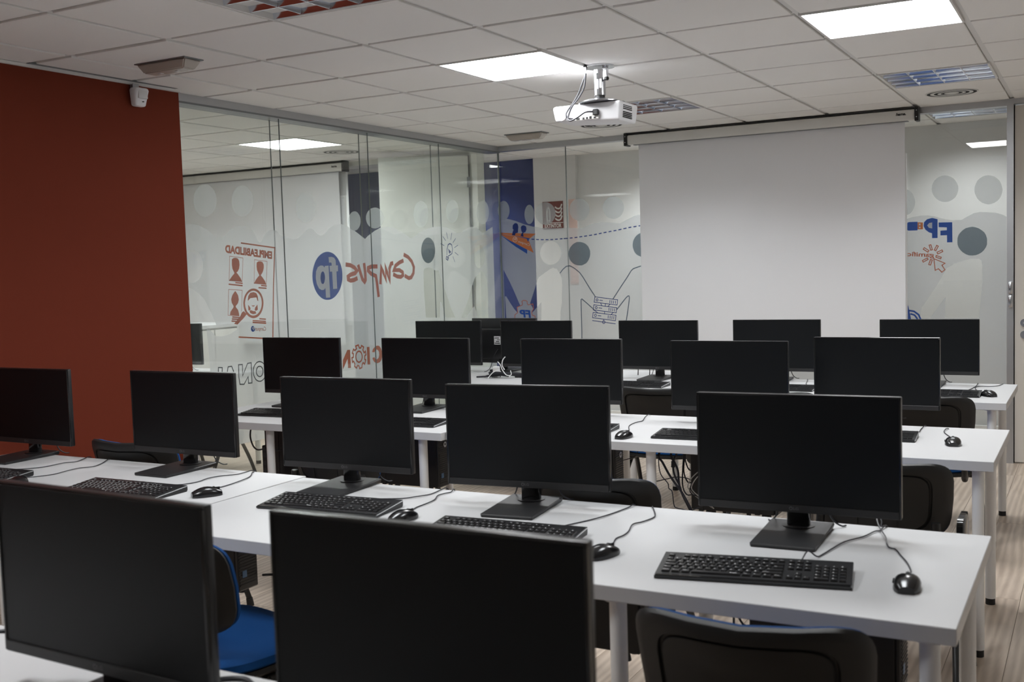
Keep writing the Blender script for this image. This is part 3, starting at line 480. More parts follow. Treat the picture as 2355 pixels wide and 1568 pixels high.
(-0.693,1.094,-0.694,1.09,-0.696,1.086,-0.7,1.085,-0.704,1.085,-0.707,1.086,-0.71,1.09,-0.71,1.094,-0.709,1.098,-0.707,1.101,-0.703,1.103,-0.699,1.103,-0.696,1.101,-0.694,1.098,-0.693,1.094),
(-0.679,1.092,-0.652,1.088),
(-0.587,1.091,-0.589,1.069),
(-0.57,1.089,-0.573,1.067),
(-0.554,1.087,-0.556,1.065),
(-0.538,1.085,-0.54,1.063),
(-0.702,1.03,-0.703,1.026,-0.705,1.023,-0.709,1.021,-0.713,1.021,-0.716,1.023,-0.718,1.026,-0.719,1.03,-0.718,1.035,-0.716,1.038,-0.712,1.04,-0.708,1.04,-0.705,1.038,-0.702,1.034,-0.702,1.03),
(-0.688,1.029,-0.661,1.025),
(-0.596,1.028,-0.598,1.006),
(-0.579,1.026,-0.581,1.004),
(-0.563,1.024,-0.565,1.002),
(-0.546,1.022,-0.549,1),
(-0.619,1.124,-0.622,1.104),
(-0.627,1.06,-0.629,1.042),
(-0.637,0.999,-0.637,0.984),
(-0.738,0.988,-0.535,0.961),
(-0.662,1.131,-0.651,1.111),
(-0.58,1.119,-0.596,1.104),
(-0.724,1.076,-0.688,1.051),
(-0.55,1.053,-0.574,1.036),
(-0.626,0.975,-0.628,0.97,-0.631,0.966,-0.635,0.963,-0.64,0.963,-0.645,0.966,-0.647,0.97,-0.648,0.975,-0.647,0.98,-0.644,0.984,-0.64,0.986,-0.635,0.986,-0.63,0.984,-0.627,0.98,-0.626,0.975)],
'Fdash':[(-1.278,1.676,-1.186,1.669,-1.085,1.666,-0.967,1.67,-0.981,1.669,-0.891,1.673,-0.818,1.679,-0.706,1.69,-0.603,1.705,-0.494,1.719,-0.393,1.735,-0.28,1.747)],
'Forange':[(-1.6,1.744,-1.239,1.721,-1.295,1.684,-1.446,1.711,-1.582,1.735),
(-1.582,1.732,-1.446,1.708,-1.312,1.679,-1.265,1.561,-1.325,1.591,-1.489,1.673)],
'Fblue':[(-1.583,1.726,-1.489,1.673,-1.324,1.589,-1.327,1.555,-1.435,1.619),
(-1.446,1.711,-1.295,1.685,-1.305,1.675,-1.313,1.654,-1.329,1.682)],
'Fnavy_fill':[(-1.457,1.8,-1.442,1.815,-1.425,1.819,-1.409,1.81,-1.403,1.786,-1.409,1.737,-1.431,1.732,-1.439,1.714,-1.467,1.718,-1.459,1.745,-1.45,1.763,-1.459,1.773),
(-1.38,1.779,-1.37,1.793,-1.349,1.797,-1.329,1.785,-1.325,1.761,-1.338,1.737,-1.352,1.735,-1.359,1.726,-1.355,1.699,-1.384,1.706,-1.377,1.727,-1.365,1.735,-1.375,1.748)],
'Fredline':[(-1.439,1.104,-1.39,1.122,-1.385,1.137,-1.393,1.15,-1.38,1.161,-1.354,1.16,-1.34,1.152,-1.341,1.136,-1.333,1.123,-1.286,1.13,-1.28,1.091,-1.301,1.063,-1.295,1.036,-1.269,1.026,-1.275,0.935,-1.459,0.935,-1.464,1.012,-1.463,1.04,-1.435,1.058,-1.439,1.104),
(1.9,1.415,1.974,1.381,1.953,1.368,1.973,1.336,1.952,1.319,1.93,1.344,1.909,1.333,1.9,1.415),
(1.869,1.511,1.88,1.475,1.891,1.478,1.881,1.514,1.869,1.511),
(1.92,1.508,1.903,1.476,1.913,1.47,1.93,1.502,1.92,1.508),
(1.954,1.475,1.921,1.459,1.926,1.447,1.959,1.463,1.954,1.475),
(1.949,1.424,1.916,1.437,1.913,1.425,1.945,1.413,1.949,1.424),
(1.83,1.484,1.861,1.462,1.868,1.473,1.837,1.495,1.83,1.484),
(1.83,1.393,1.862,1.411,1.857,1.422,1.824,1.404,1.83,1.393),
(1.878,1.411,1.866,1.375,1.878,1.371,1.89,1.406,1.878,1.411)],
'Fblue_fill':[(1.932,1.667,2.021,1.665,2.022,1.526,1.987,1.526,1.987,1.576,1.944,1.576,1.944,1.609,1.986,1.611,1.986,1.63,1.933,1.634),
(1.926,1.69,1.925,1.559,1.889,1.559,1.889,1.594,1.869,1.6,1.846,1.62,1.833,1.645,1.836,1.673,1.856,1.693,1.889,1.701),
(1.793,1.679,1.793,1.618,1.732,1.618,1.72,1.629,1.72,1.668,1.733,1.679)],
'Fwhite':[(1.89,1.669,1.87,1.666,1.857,1.65,1.869,1.632,1.89,1.627),
(1.802,1.666,1.813,1.665,1.813,1.652,1.802,1.653),
(1.802,1.643,1.813,1.643,1.813,1.632,1.802,1.633)],
'Forange_fill':[(1.829,1.672,1.829,1.624,1.793,1.626,1.794,1.674)],
'Fnavy_wide':[(1.723,1.08,1.739,0.997,1.756,0.905),
(1.719,1.033,1.726,0.998,1.736,0.948),
(1.736,1.051,1.766,1.046,1.797,1.022,1.816,0.976),
(1.746,1.027,1.77,1.019,1.786,0.997,1.796,0.962)],
}
# ------------------------------------------------------------------ room shell
GX, GY = .6, .6                        # ceiling grid module
XW, XG1, XG2 = -1.50, -1.575, -1.65    # red wall face, inner and outer pane of the left partition
YF = 4.05                              # glass of the front partition
YC = 5.17                              # corridor wall
fl = box('floor', -7.5, 4.6, -6.2, 5.4, -.12, -.004, M['sub']); tag(fl, kind='structure')
pl = {}
def plank(x, y, l, wdt):
    k = (round(l, 3), round(wdt, 3))
    if k not in pl:
        bm = bmesh.new(); bm_box(bm, 0, wdt - .0012, 0, l - .0012, -.01, 0, .0008)
        me = bpy.data.meshes.new('floor_plank'); bm.to_mesh(me); bm.free(); me.materials.append(M['wood']); pl[k] = me
    o = obj_me('floor_plank', pl[k], None, fl, loc=(x, y, 0))
W_P, L_P = .192, 1.38
for c in range(31):
    x = -2.35 + c * W_P
    y = -3.2 - random.random() * .9
    while y < 5.2:
        plank(x, y, L_P, W_P); y += L_P
for c in range(12):
    x = -2.35 - (c + 1) * W_P
    y = .3 - random.random() * .9
    while y < 4.1:
        plank(x, y, L_P, W_P); y += L_P
tag(box('floor_plank', 3.65, 4.6, -6.2, 5.4, -.01, 0, M['wood'], fl))
box('floor_plank', -2.35, 3.65, -6.2, -4.12, -.01, 0, M['wood'], fl)
box('floor_plank', -7.5, -4.66, -6.2, 5.4, -.01, 0, M['wood'], fl)

ce = box('ceiling', -7.5, 4.6, -6.2, 5.4, CEIL + .022, CEIL + .12, M['grid']); tag(ce, kind='structure')
LEDS = [(0, 1), (3, 1), (-5, 4), (-8, 2), (0, -5)]  # fourth panel is an unseen addition to light the next room
LOUV = [(0, -2), (0, 4), (3, 4), (3, 7), (-1, 7), (3, -2), (-5, 7), (-8, 4)]  # last two are unseen additions that brighten the corridor and the next room
skip = set(LEDS + LOUV)
bm = bmesh.new(); bm_box(bm, -.2845, .2845, -.2845, .2845, 0, .016, .002)
tme = bpy.data.meshes.new('ceiling_tile'); bm.to_mesh(tme); bm.free(); tme.materials.append(M['tile'])
for i in range(-10, 6):
    for j in range(-4, 9):
        if (i, j) in skip: continue
        o = obj_me('ceiling_tile', tme, None, ce, loc=((i + .5) * GX, (j + .5) * GY, CEIL + random.uniform(-.0012, .0012)))
        o.rotation_euler = (random.uniform(-.0012, .0012), random.uniform(-.0012, .0012), 0)
for i in range(-10, 7):
    box('grid_bar', i * GX - .012, i * GX + .012, -2.4, 5.3, CEIL + .009, CEIL + .022, M['grid'], ce)
for j in range(-4, 10):
    box('grid_bar', -6.0, 3.6, j * GY - .012, j * GY + .012, CEIL + .0095, CEIL + .022, M['grid'], ce)
for a in ((-6.0, -7.5, -6.2, 5.4), (4.6, 3.6, -6.2, 5.4)):
    box('plain_panel', min(a[:2]), max(a[:2]), a[2], a[3], CEIL, CEIL + .02, M['tile'], ce)
for a in ((-6.0, 3.6, -6.2, -3.0), (-6.0, 0, -3.0, -2.4), (.6, 3.6, -3.0, -2.4)): box('plain_panel', *a, CEIL, CEIL + .02, M['tile'], ce)

# left: red wall, pale plinth below it, thin trims at the ceiling
wl = box('wall_left', -1.68, XW, -6.2, .345, .43, CEIL + .004, M['red']); tag(wl, kind='structure')
bl = box('baseboard_left', -1.68, XW - .004, -6.2, .345, 0, .43, M['beige_wall'], bev=.003); tag(bl, kind='structure')
t = box('trim_1', XW, XW + .018, -6.2, .345, CEIL - .014, CEIL - .001, M['grid']); tag(t, kind='structure')
t = box('trim_2', XW + .02, XW + .045, -.62, .30, CEIL - .0015, CEIL + .004, M['alu_dark']); tag(t, kind='structure')
for n, a, m in (('wall_right', (4.45, 4.6, -6.2, 5.4, 0, CEIL), 'white_wall'), ('wall_rear', (-7.5, 4.6, -6.2, -6.05, 0, CEIL), 'white_wall'),
                ('wall_far_left', (-7.5, -7.35, -6.2, 5.4, 0, CEIL), 'white_wall'), ('wall_front', (3.38, 4.6, 4.0, 4.12, 0, CEIL), 'white_wall'),
                ('wall_corridor', (-1.80, 4.6, YC, 5.4, 0, CEIL), 'white_wall'), ('wall_corridor_navy', (-7.5, -1.80, YC, 5.4, 0, CEIL), 'navy_wall'),
                ('wall_corridor_column', (-1.80, -1.36, YC - .05, YC, 0, CEIL), 'white_wall'), ('wall_adjoining_front', (-7.5, -3.25, 4.12, 4.15, 0, CEIL), 'white_wall'),
                ('wall_adjoining_rear', (-7.5, -1.68, -.35, -.2, 0, CEIL), 'white_wall')):
    tag(box(n, *a, M[m]), kind='structure')
tag(box('baseboard_corridor', -1.80, 4.45, YC - .064, YC - .05, 0, .09, M['grid'], bev=.004), kind='structure')
tag(box('baseboard_right', 4.43, 4.45, -6.05, 4.0, 0, .09, M['grid']), kind='structure')

# left glazed partition: two leaves of panes, rails, seals, film
w1 = empty('window_1', (0, 0, 0), kind='structure')
JY = [.345, 1.245, 2.170, 3.095, 4.03]
for a, b in zip(JY, JY[1:]):
    for xg in (XG1, XG2):
        box('pane', xg - .005, xg + .005, a + .002, b - .002, .05, CEIL - .05, M['glass_green' if xg == XG2 else 'glass'], w1)
for y in JY[1:-1]:
    for xg in (XG1, XG2): box('joint_seal', xg - .002, xg + .0053, y - .0013, y + .0013, .05, CEIL - .05, M['seal'], w1)
box('head_rail', XG2 - .025, XG1 + .02, .345, 4.09, CEIL - .045, CEIL + .003, M['alu'], w1)
box('head_channel', XG2 - .02, XG1 + .026, .345, 4.03, CEIL - .056, CEIL - .045, M['alu_dark'], w1)
box('floor_rail', XG2 - .025, XG1 + .02, .345, 4.09, 0, .05, M['alu'], w1)

# front glazed partition
w2 = empty('window_2', (0, 0, 0), kind='structure')
JX = [-1.66, -.945, -.02, .82, 1.66, 2.365]
for a, b in zip(JX, JX[1:]):
    box('pane', a + .002, b - .002, YF, YF + .01, .05, CEIL - .045, M['glass'], w2)
for x in JX[1:-1]: box('joint_seal', x - .002, x + .002, YF - .001, YF + .011, .05, CEIL - .045, M['seal'], w2)
box('corner_seal', XG1 - .004, XG1 + .004, 4.030, 4.049, .05, CEIL - .045, M['seal'], w2)
box('head_rail', -1.675, 2.368, YF - .035, YF + .045, CEIL - .043, CEIL + .003, M['alu'], w2)
box('floor_rail', -1.675, 2.368, YF - .035, YF + .045, 0, .05, M['alu'], w2)

def lf(dx): return lambda v: (XG2 + .005 + dx, v.x, v.y)
def ff(dy): return lambda v: (v.x, YF - dy, v.y)
def loops(k):
    return [[(s[i], s[i + 1]) for i in range(0, len(s), 2)] for s in FILM.get(k, [])]
def sheet(name, keys, m, fn, par, holes=None):
    bm = bmesh.new()
    for k in keys:
        for lp in loops(k): bm_poly(bm, lp, loops(holes) if holes else [], fn)
    return obj(name, bm, m, par)
def lines(name, kw, m, fn, par):
    bm = bmesh.new()
    for k, wd in kw:
        for lp in loops(k): bm_stroke(bm, lp, wd, fn)
    return obj(name, bm, m, par)
sheet('frosted_film', ['Lfilm'], M['film'], lf(.0008), w1, 'Lhole')
for lp in loops('Ldot'):
    bm = bmesh.new(); bm_poly(bm, lp, [], lf(.0012)); obj('film_disc', bm, M['film_dot'], w1)
sheet('slate_disc', ['Lslate'], M['film_slate'], lf(.001), w1)
# poster print with portraits and magnifier
bm = bmesh.new()
for k, lp in enumerate(loops('Lred')): bm_poly(bm, lp, loops('Lred_hole') if 3 == k else [], lf(.002))
for lp in loops('Lred_line'): bm_stroke(bm, lp, .0095 if len(lp) > 2 else .0085, lf(.002))
obj('poster_print', bm, M['p_red'], w1)
lines('poster_thin_lines', [('Lthin', .003)], M['p_red'], lf(.002), w1)
X1 = XG2 + .0072
bm = bmesh.new(); bm_text(bm, 'EMPLEABILIDAD', (X1, 1.206, 1.546), (0, -.411, .042), (0, .003, .048), bold=.05); obj('poster_lettering', bm, M['p_red'], w1)
sheet('blue_disc_print', ['Lblue'], M['p_blue'], lf(.002), w1)
sheet('pale_letters', ['Lwhite'], M['p_white'], lf(.003), w1)
sheet('blue_counter', ['Lblue2'], M['p_blue'], lf(.004), w1)
lines('script_lettering', [('Lred_script', .030)], M['p_redl'], lf(.002), w1)
bm = bmesh.new(); bm_text(bm, 'Campus', (X1, 1.119, 1.094), (0, -.095, .006), (0, 0, .032), shear=.15); obj('small_lettering', bm, M['p_red'], w1)
bm = bmesh.new(); bm_text(bm, 'fp', (X1 + .002, 1.017, 1.110), (0, -.025, .002), (0, 0, .026), bold=.03); obj('small_pale_letters', bm, M['p_white'], w1)
lines('gear_print', [('Lgear', .011)], M['p_red'], lf(.002), w1)
lines('outline_lettering', [('Lout', .007)], M['p_dark'], lf(.002), w1)
lines('bulb_print', [('Lnavy', .008), ('Lnavy_thin', .005)], M['p_navy'], lf(.002), w1)
sheet('bulb_fill', ['Lnavy_fill'], M['p_navy'], lf(.002), w1)
# front film
sheet('frosted_film', ['Ffilm'], M['film_front'], ff(.0008), w2, 'Fhole')
for lp in loops('Fdot'):
    bm = bmesh.new(); bm_poly(bm, lp, [], ff(.0012)); obj('film_disc', bm, M['film_dot2'], w2)
for lp in loops('Fslate'):
    bm = bmesh.new(); bm_poly(bm, lp, [], ff(.001)); obj('slate_disc', bm, M['film_slate'], w2)
lines('figure_outline_print', [('Fgrey', .0075)], M['p_grey'], ff(.002), w2)
lines('server_rack_print', [('Fnavy', .0055)], M['p_navy'], ff(.002), w2)
bm = bmesh.new()
lp = smooth_path([(p[0], p[1], 0) for p in loops('Fdash')[0]], 8)
acc = 0.; on = []; pr = lp[0]; DASH, GAP = .022, .022
for q in lp:
    sN = max(1, int((q - pr).length / .002))
    for k in range(sN):
        pt = pr.lerp(q, (k + 1) / sN); acc += (q - pr).length / sN
        if acc % (DASH + GAP) < DASH: on.append((pt.x, pt.y))
        elif len(on) > 2: bm_stroke(bm, [on[0], on[len(on) // 2], on[-1]], .0085, ff(.002)); on = []
        else: on = []
    pr = q
obj('dashed_trail_print', bm, M['p_navy'], w2)
sheet('paper_plane_print', ['Forange'], M['p_orange'], ff(.002), w2)
sheet('plane_blue_print', ['Fblue'], M['p_blue'], ff(.0024), w2)  # blue facets of the printed paper plane
sheet('two_heads_print', ['Fnavy_fill'], M['p_navy'], ff(.003), w2)
lines('puzzle_and_cursor_outline', [('Fredline', .006)], M['p_red'], ff(.002), w2)
bm = bmesh.new(); bm_text(bm, 'FP', (-1.309, YF - .003, 1.012), (-.104, 0, .006), (-.006, 0, .066), bold=.04); obj('puzzle_lettering', bm, M['p_blue'], w2)
bm = bmesh.new(); bm_text(bm, 'Campus', (-1.300, YF - .004, 1.612), (-.108, 0, .036), (.003, 0, .026)); bm_text(bm, 'fp', (-1.424, YF - .004, 1.668), (-.026, 0, .004), (0, 0, .026))
lp = [(-1.438 + .021 * math.cos(a * PI / 12), 1.680 + .021 * math.sin(a * PI / 12)) for a in range(25)]; bm_stroke(bm, lp, .003, ff(.004))
obj('plane_lettering', bm, M['p_white'], w2)
sheet('usb_lettering', ['Fblue_fill'], M['p_blue'], ff(.002), w2)
sheet('usb_connector_print', ['Forange_fill'], M['p_orange'], ff(.002), w2)
sheet('usb_pale_marks', ['Fwhite'], M['p_white'], ff(.003), w2)
bm = bmesh.new(); bm_text(bm, 'gamific', (1.902, YF - .002, 1.416), (-.178, 0, .012), (.001, 0, .043), bold=.02); obj('lettering_beside_cursor', bm, M['p_red'], w2)
lines('signal_arcs_print', [('Fnavy_wide', .012)], M['p_blue'], ff(.002), w2)

# door at the right end of the front wall, with its aluminium post
d1 = empty('door_1', (0, 0, 0), kind='structure')
box('door_post', 2.370, 2.412, YF - .05, YF + .05, 0, CEIL - .036, M['alu'], d1)
box('door_head', 2.370, 3.38, YF - .05, YF + .05, CEIL - .036, CEIL + .003, M['alu'], d1)
box('door_post', 3.34, 3.38, YF - .05, YF + .05, 0, CEIL - .036, M['alu'], d1)
lfm = box('door_leaf', 2.418, 3.335, YF - .03, YF + .012, .008, CEIL - .046, M['door'], d1, bev=.002)
box('door_gap', 2.412, 2.418, YF - .01, YF + .02, 0, CEIL - .04, M['dark'], d1)
for z in (1.115, 1.205):
    bm = bmesh.new(); bm_box(bm, 2.381, 2.408, YF - .075, YF - .05, z - .045, z + .04, .006, 2); obj('strike_plate', bm, M['steel'], d1, True)
for z in (.965, .885):
    bm = bmesh.new(); bm_cyl(bm, (2.480, YF - .048, z), (2.480, YF - .03, z), .027, n=28); obj('handle_rosette' if z > .9 else 'lock_rosette', bm, M['steel'], lfm, True)
bm = bmesh.new(); bm_tube(bm, smooth_path([(2.48, YF - .04, .965), (2.48, YF - .085, .965), (2.50, YF - .095, .965), (2.60, YF - .095, .965)], 4), .009, 10); obj('door_handle', bm, M['steel'], lfm, True)
# white door of the next room, standing open, and its frame
d2 = empty('door_2', (-1.905, 4.10, 0), math.radians(36), kind='structure')
box('door_gap', -.006, .006, -.026, .026, 0, CEIL - .045, M['dark'], d2)
l2 = box('door_leaf', -.78, -.005, -.02, .02, .01, CEIL - .05, M['door_white'], d2, bev=.002)
for z in (.35, 1.3, 2.15): box('hinge', -.02, .008, -.032, -.018, z, z + .09, M['alu_dark'], l2)
t = box('trim_3', -1.90, -1.82, 4.10, 4.22, 0, CEIL, M['door_white']); tag(t, kind='structure')
t = box('trim_4', -3.25, -1.90, 4.12, 4.22, CEIL - .045, CEIL, M['door_white']); tag(t, kind='structure')
# ------------------------------------------------------------------ ceiling fittings
LED_LABEL = {(0, 1): 'lit square LED panel in the ceiling beside the projector', (3, 1): 'large lit square LED panel nearest the right edge of the ceiling',
             (-5, 4): 'lit square LED panel in the next room behind the left glass',
             (-8, 2): 'unseen square LED panel added to light the next room', (0, -5): 'lit square LED panel above the nearest table, out of the photo'}
for (i, j) in LEDS:
    x, y = (i + .5) * GX, (j + .5) * GY
    r = empty('led_panel', (x, y, CEIL), label=LED_LABEL[(i, j)], cat='ceiling light', group='LED ceiling panels')
    bm = bmesh.new()
    for a in ((-.295, .295, -.295, -.284), (-.295, .295, .284, .295), (-.295, -.284, -.284, .284), (.284, .295, -.284, .284)):
        bm_box(bm, *a, -.004, .012, .001)
    obj('panel_frame', bm, M['grid'], r)
    box('panel_diffuser', -.284, .284, -.284, .284, .001, .010, M['led'], r)
LV_LABEL = {(0, -2): 'mirror louvre light nearest the camera at the top of the ceiling', (0, 4): 'mirror louvre light just behind the projector',
            (3, 4): 'mirror louvre light above the right end of the projection screen', (3, 7): 'mirror louvre light in the corridor beyond the front glass, at the door',
            (-1, 7): 'mirror louvre light in the corridor at the left edge of the screen case', (3, -2): 'mirror louvre light above the camera, right of the frame', (-8, 4): 'unseen mirror louvre light added to brighten the next room before its projection screen', (-5, 7): 'unseen mirror louvre light added behind the open white door to brighten the corridor'}
lv0 = None
def louvre_lamp(x, y, k=1):
    la = bpy.data.lights.new('louvre_lamp', 'AREA'); la.shape = 'SQUARE'; la.size = .54; la.energy = LOUVRE_W * k; la.spread = math.radians(134); la.color = (.93, .97, 1.0)
    lo = bpy.data.objects.new('louvre_lamp', la); COL.objects.link(lo); lo.location = (x, y, CEIL - .006); return lo
for (i, j) in LOUV:
    x, y = (i + .5) * GX, (j + .5) * GY
    louvre_lamp(x, y, {(-1, 7): 1.8, (3, 7): .95, (-5, 7): 1.7}.get((i, j), 1))
    if lv0 is None:
        r = lv0 = empty('louvre_light', (x, y, CEIL), label=LV_LABEL[(i, j)], cat='ceiling light', group='mirror louvre ceiling lights')
        bm = bmesh.new()
        for a in ((-.295, .295, -.295, -.282), (-.295, .295, .282, .295), (-.295, -.282, -.282, .282), (.282, .295, -.282, .282)):
            bm_box(bm, *a, -.003, .06)
        obj('light_frame', bm, M['grid'], r)
        box('reflector', -.285, .285, -.285, .285, .058, .064, M['louv'], r)
        for k in range(4):
            bm = bmesh.new(); bm_cyl(bm, (-.27, -.21 + k * .14, .042), (.27, -.21 + k * .14, .042), .011, n=10); obj('fluorescent_tube', bm, M['tube'], r, True)
        for k in range(5):                          # long parabolic blades
            yb = -.282 + k * .141
            bm = bmesh.new(); bm_prism(bm, [(yb - .002, .0), (yb + .002, .0), (yb + .008, .022), (yb + .026, .052), (yb - .026, .052), (yb - .008, .022)], 'x', -.282, .282)
            obj('louvre_blade', bm, M['louv'], r, True)
        for k in range(3):                          # cross blades
            xb = -.141 + k * .141
            for q in range(4):
                ya = -.282 + q * .141
                bm = bmesh.new(); bm_prism(bm, [(xb - .0015, 0), (xb + .0015, 0), (xb + .006, .03), (xb - .006, .03)], 'y', ya + .006, ya + .135)
                obj('cross_blade', bm, M['louv'], r, True)
    else:
        dup(lv0, (x, y, CEIL), 0, LV_LABEL[(i, j)])

def diffuser(x, y, label):
    r = empty('air_diffuser', (x, y, CEIL - .0032), label=label, cat='air vent', group='round ceiling air diffusers')
    bm = bmesh.new(); bm_lathe(bm, [(.1485, -.0006), (.151, -.0022), (.158, -.0008), (.158, .004), (.1485, .004)], 40); obj('outer_ring', bm, M['diff'], r, True)
    bm = bmesh.new(); bm_cyl(bm, (0, 0, -.0008), (0, 0, .001), .149, n=40); obj('dark_throat', bm, M['dark'], r)
    for a, b in ((.128, .106), (.084, .066)):
        bm = bmesh.new(); bm_lathe(bm, [(a, -.0009), (a, -.0016), ((a + b) / 2, -.0032), (b, -.0016), (b, -.0009)], 40); obj('cone_ring', bm, M['diff'], r, True)
    bm = bmesh.new(); bm_lathe(bm, [(.044, -.0009), (.044, -.002), (.03, -.005), (.001, -.006)], 28); obj('centre_cap', bm, M['diff'], r, True)
diffuser(2.09, 3.42, 'round air diffuser in the ceiling above the right end of the projection screen')
diffuser(-.30, 3.33, 'round air diffuser in the ceiling below the projector in view')
diffuser(-2.74, 3.40, 'round air diffuser in the ceiling of the next room')

def emergency(x, y, label):
    r = empty('emergency_light', (x, y, CEIL), label=label, cat='emergency light', group='smoked emergency lights')
    box('back_plate', -.165, .165, -.062, .062, -.006, 0, M['alu_dark'], r, bev=.002)
    bm = bmesh.new()
    A = [bm.verts.new((sx * .158, sy * .056, -.006)) for sx, sy in ((-1, -1), (1, -1), (1, 1), (-1, 1))]
    B = [bm.verts.new((sx * .128, sy * .038, -.048)) for sx, sy in ((-1, -1), (1, -1), (1, 1), (-1, 1))]
    bm.faces.new(A); bm.faces.new(B[::-1])
    for k in range(4): bm.faces.new((A[k], B[k], B[(k + 1) % 4], A[(k + 1) % 4]))
    bmesh.ops.bevel(bm, geom=bm.edges[:], offset=.006, segments=2, affect='EDGES')
    obj('lamp_cover', bm, M['emer'], r, True)
    for s in (-.055, .055): box('lamp_end', s - .012, s + .012, -.012, .012, -.051, -.047, M['label'], r, bev=.003)
emergency(-.95, -.25, 'smoked rectangular emergency light on the ceiling near the red wall')
emergency(-.96, 3.40, 'smoked rectangular emergency light on the ceiling near the far glass corner')

r = empty('motion_detector', (XW, .03, 2.35), label='white motion detector high on the red wall by the glass', cat='detector')
bm = bmesh.new()
bm_box(bm, .012, .072, -.046, .046, -.008, .088, .016, 3)
for v in bm.verts:
    if v.co.z < .02: v.co.x = .012 + (v.co.x - .012) * .72; v.co.y *= .8
obj('detector_body', bm, M['proj'], r, True)
bm = bmesh.new(); bm_box(bm, .060, .0728, -.030, .030, .030, .074, .004, 2); obj('detector_lens', bm, M['label'], r, True)
box('detector_bracket', 0, .02, -.02, .02, .05, .112, M['alu'], r)
box('indicator', .064, .071, -.004, .004, .012, .016, M['black'], r)

# ------------------------------------------------------------------ projector on its ceiling mount
r = empty('projector_mount', (.652, 1.15, CEIL), label='chromed ceiling mount carrying the white projector', cat='mount')
bm = bmesh.new(); bm_cyl(bm, (0, 0, -.008), (0, 0, -.001), .078, n=36); obj('ceiling_plate', bm, M['steel'], r, True)
bm = bmesh.new(); bm_cyl(bm, (0, 0, -.150), (0, 0, -.02), .030, n=28); obj('outer_tube', bm, M['steel'], r, True)
bm = bmesh.new(); bm_cyl(bm, (0, 0, -.168), (0, 0, -.150), .026, n=24); obj('black_collar', bm, M['black'], r, True)
bm = bmesh.new(); bm_box(bm, .020, .046, -.014, .014, -.075, -.008, .003); obj('tilt_bracket', bm, M['steel'], r)
bm = bmesh.new(); bm_cyl(bm, (.040, -.02, -.070), (.056, -.026, -.072), .010, n=12); obj('knob', bm, M['black'], r, True)
for zz in (-.055, -.135): box('slot', -.005, .005, -.0315, -.029, zz - .016, zz + .016, M['black'], r)
bm = bmesh.new(); bm_lathe(bm, [(.001, -.168), (.075, -.172), (.112, -.184), (.112, -.188), (.001, -.188)], 36); obj('adapter_plate', bm, M['steel'], r, True)
box('tube_label', .012, .024, -.031, -.027, -.115, -.070, M['label'], r)
for a in (0, 2.1, 4.2):
    bm = bmesh.new(); bm_tube(bm, [(.03 * math.cos(a), .03 * math.sin(a), -.186), (.11 * math.cos(a), .09 * math.sin(a) + .05, -.19), (.12 * math.cos(a), .10 * math.sin(a) + .06, -.2)], .008, 8); obj('spider_arm', bm, M['alu_dark'], r, True)

r = empty('projector', (.592, 1.222, 2.23), label='white projector hanging under the ceiling on a chromed mount', cat='projector')
bm = bmesh.new()
bm_box(bm, -.192, .192, -.122, .122, -.048, .050, .014, 3)
for v in bm.verts:
    if v.co.z < -.02:
        k = .93; v.co.y *= k; v.co.x *= .965
        if v.co.x < -.05: v.co.z += .020 * min(1, (-.05 - v.co.x) / .1)
obj('projector_body', bm, M['proj'], r, True)
box('connector_panel', -.068, .072, -.1235, -.118, -.034, .012, M['diff'], r, bev=.003)
for k, (cx, wd, hh) in enumerate(((-.045, .020, .010), (-.014, .012, .010), (.006, .010, .010), (.026, .012, .012), (.050, .012, .008))):
    box('socket', cx - wd / 2, cx + wd / 2, -.1255, -.1225, -.030, -.030 + hh, M['black'], r, bev=.001)
bm = bmesh.new(); bm_box(bm, .044, .074, -.140, -.118, -.016, .014, .004); obj('power_plug', bm, M['black'], r)
bm = bmesh.new(); bm_cyl(bm, (-.14, -.1222, .0), (-.14, -.1205, .0), .026, n=24); obj('speaker_grille', bm, M['label'], r, True)
for a in range(7):
    for b in range(8):
        if b == 4: continue
        y = -.075 + a * .017; z = -.030 + b * .0085
        box('vent_slot', .186, .1935, y - .005, y + .005, z - .0021, z + .0021, M['dark'], r)
bm = bmesh.new(); bm_cyl(bm, (-.10, .118, 0), (-.10, .150, 0), .036, n=28); obj('lens', bm, M['black'], r, True)
for s in (-.15, .15):
    bm = bmesh.new(); bm_cyl(bm, (s, .08, .046), (s, .08, .058), .012, n=14); obj('foot', bm, M['dark'], r, True)

def cable(name, pts, rad, m, label, cat='cable', parent=None, sub=5, n=7, group=None):
    bm = bmesh.new(); bm_tube(bm, smooth_path(pts, sub), rad, n)
    o = obj(name, bm, m, parent, True)
    if parent is None: tag(o, label, cat, group)
    return o
cable('projector_cable', [(.604, 1.095, 2.468), (.600, 1.09, 2.42), (.590, 1.09, 2.36), (.556, 1.09, 2.308), (.522, 1.085, 2.27), (.506, 1.08, 2.235), (.502, 1.075, 2.205), (.522, 1.07, 2.196), (.56, 1.07, 2.21), (.60, 1.075, 2.232), (.640, 1.083, 2.232)], .0046, M['cable'], 'black power cable looping below the projector sockets')
cable('projector_cable', [(.596, 1.10, 2.468), (.591, 1.10, 2.42), (.572, 1.10, 2.376), (.553, 1.10, 2.335), (.525, 1.095, 2.29), (.496, 1.09, 2.255), (.486, 1.085, 2.232), (.496, 1.085, 2.212), (.524, 1.09, 2.206)], .0046, M['cable'], 'black signal cable running down from the ceiling to the left projector socket')
r = empty('cable_clip', (.600, 1.09, CEIL), label='small dark cable clip on the ceiling beside the projector mount', cat='clip')
box('clip_body', -.010, .010, -.008, .008, -.010, 0, M['black'], r, bev=.002); box('clip_jaw', -.006, .006, -.005, .005, -.040, -.010, M['steel'], r)

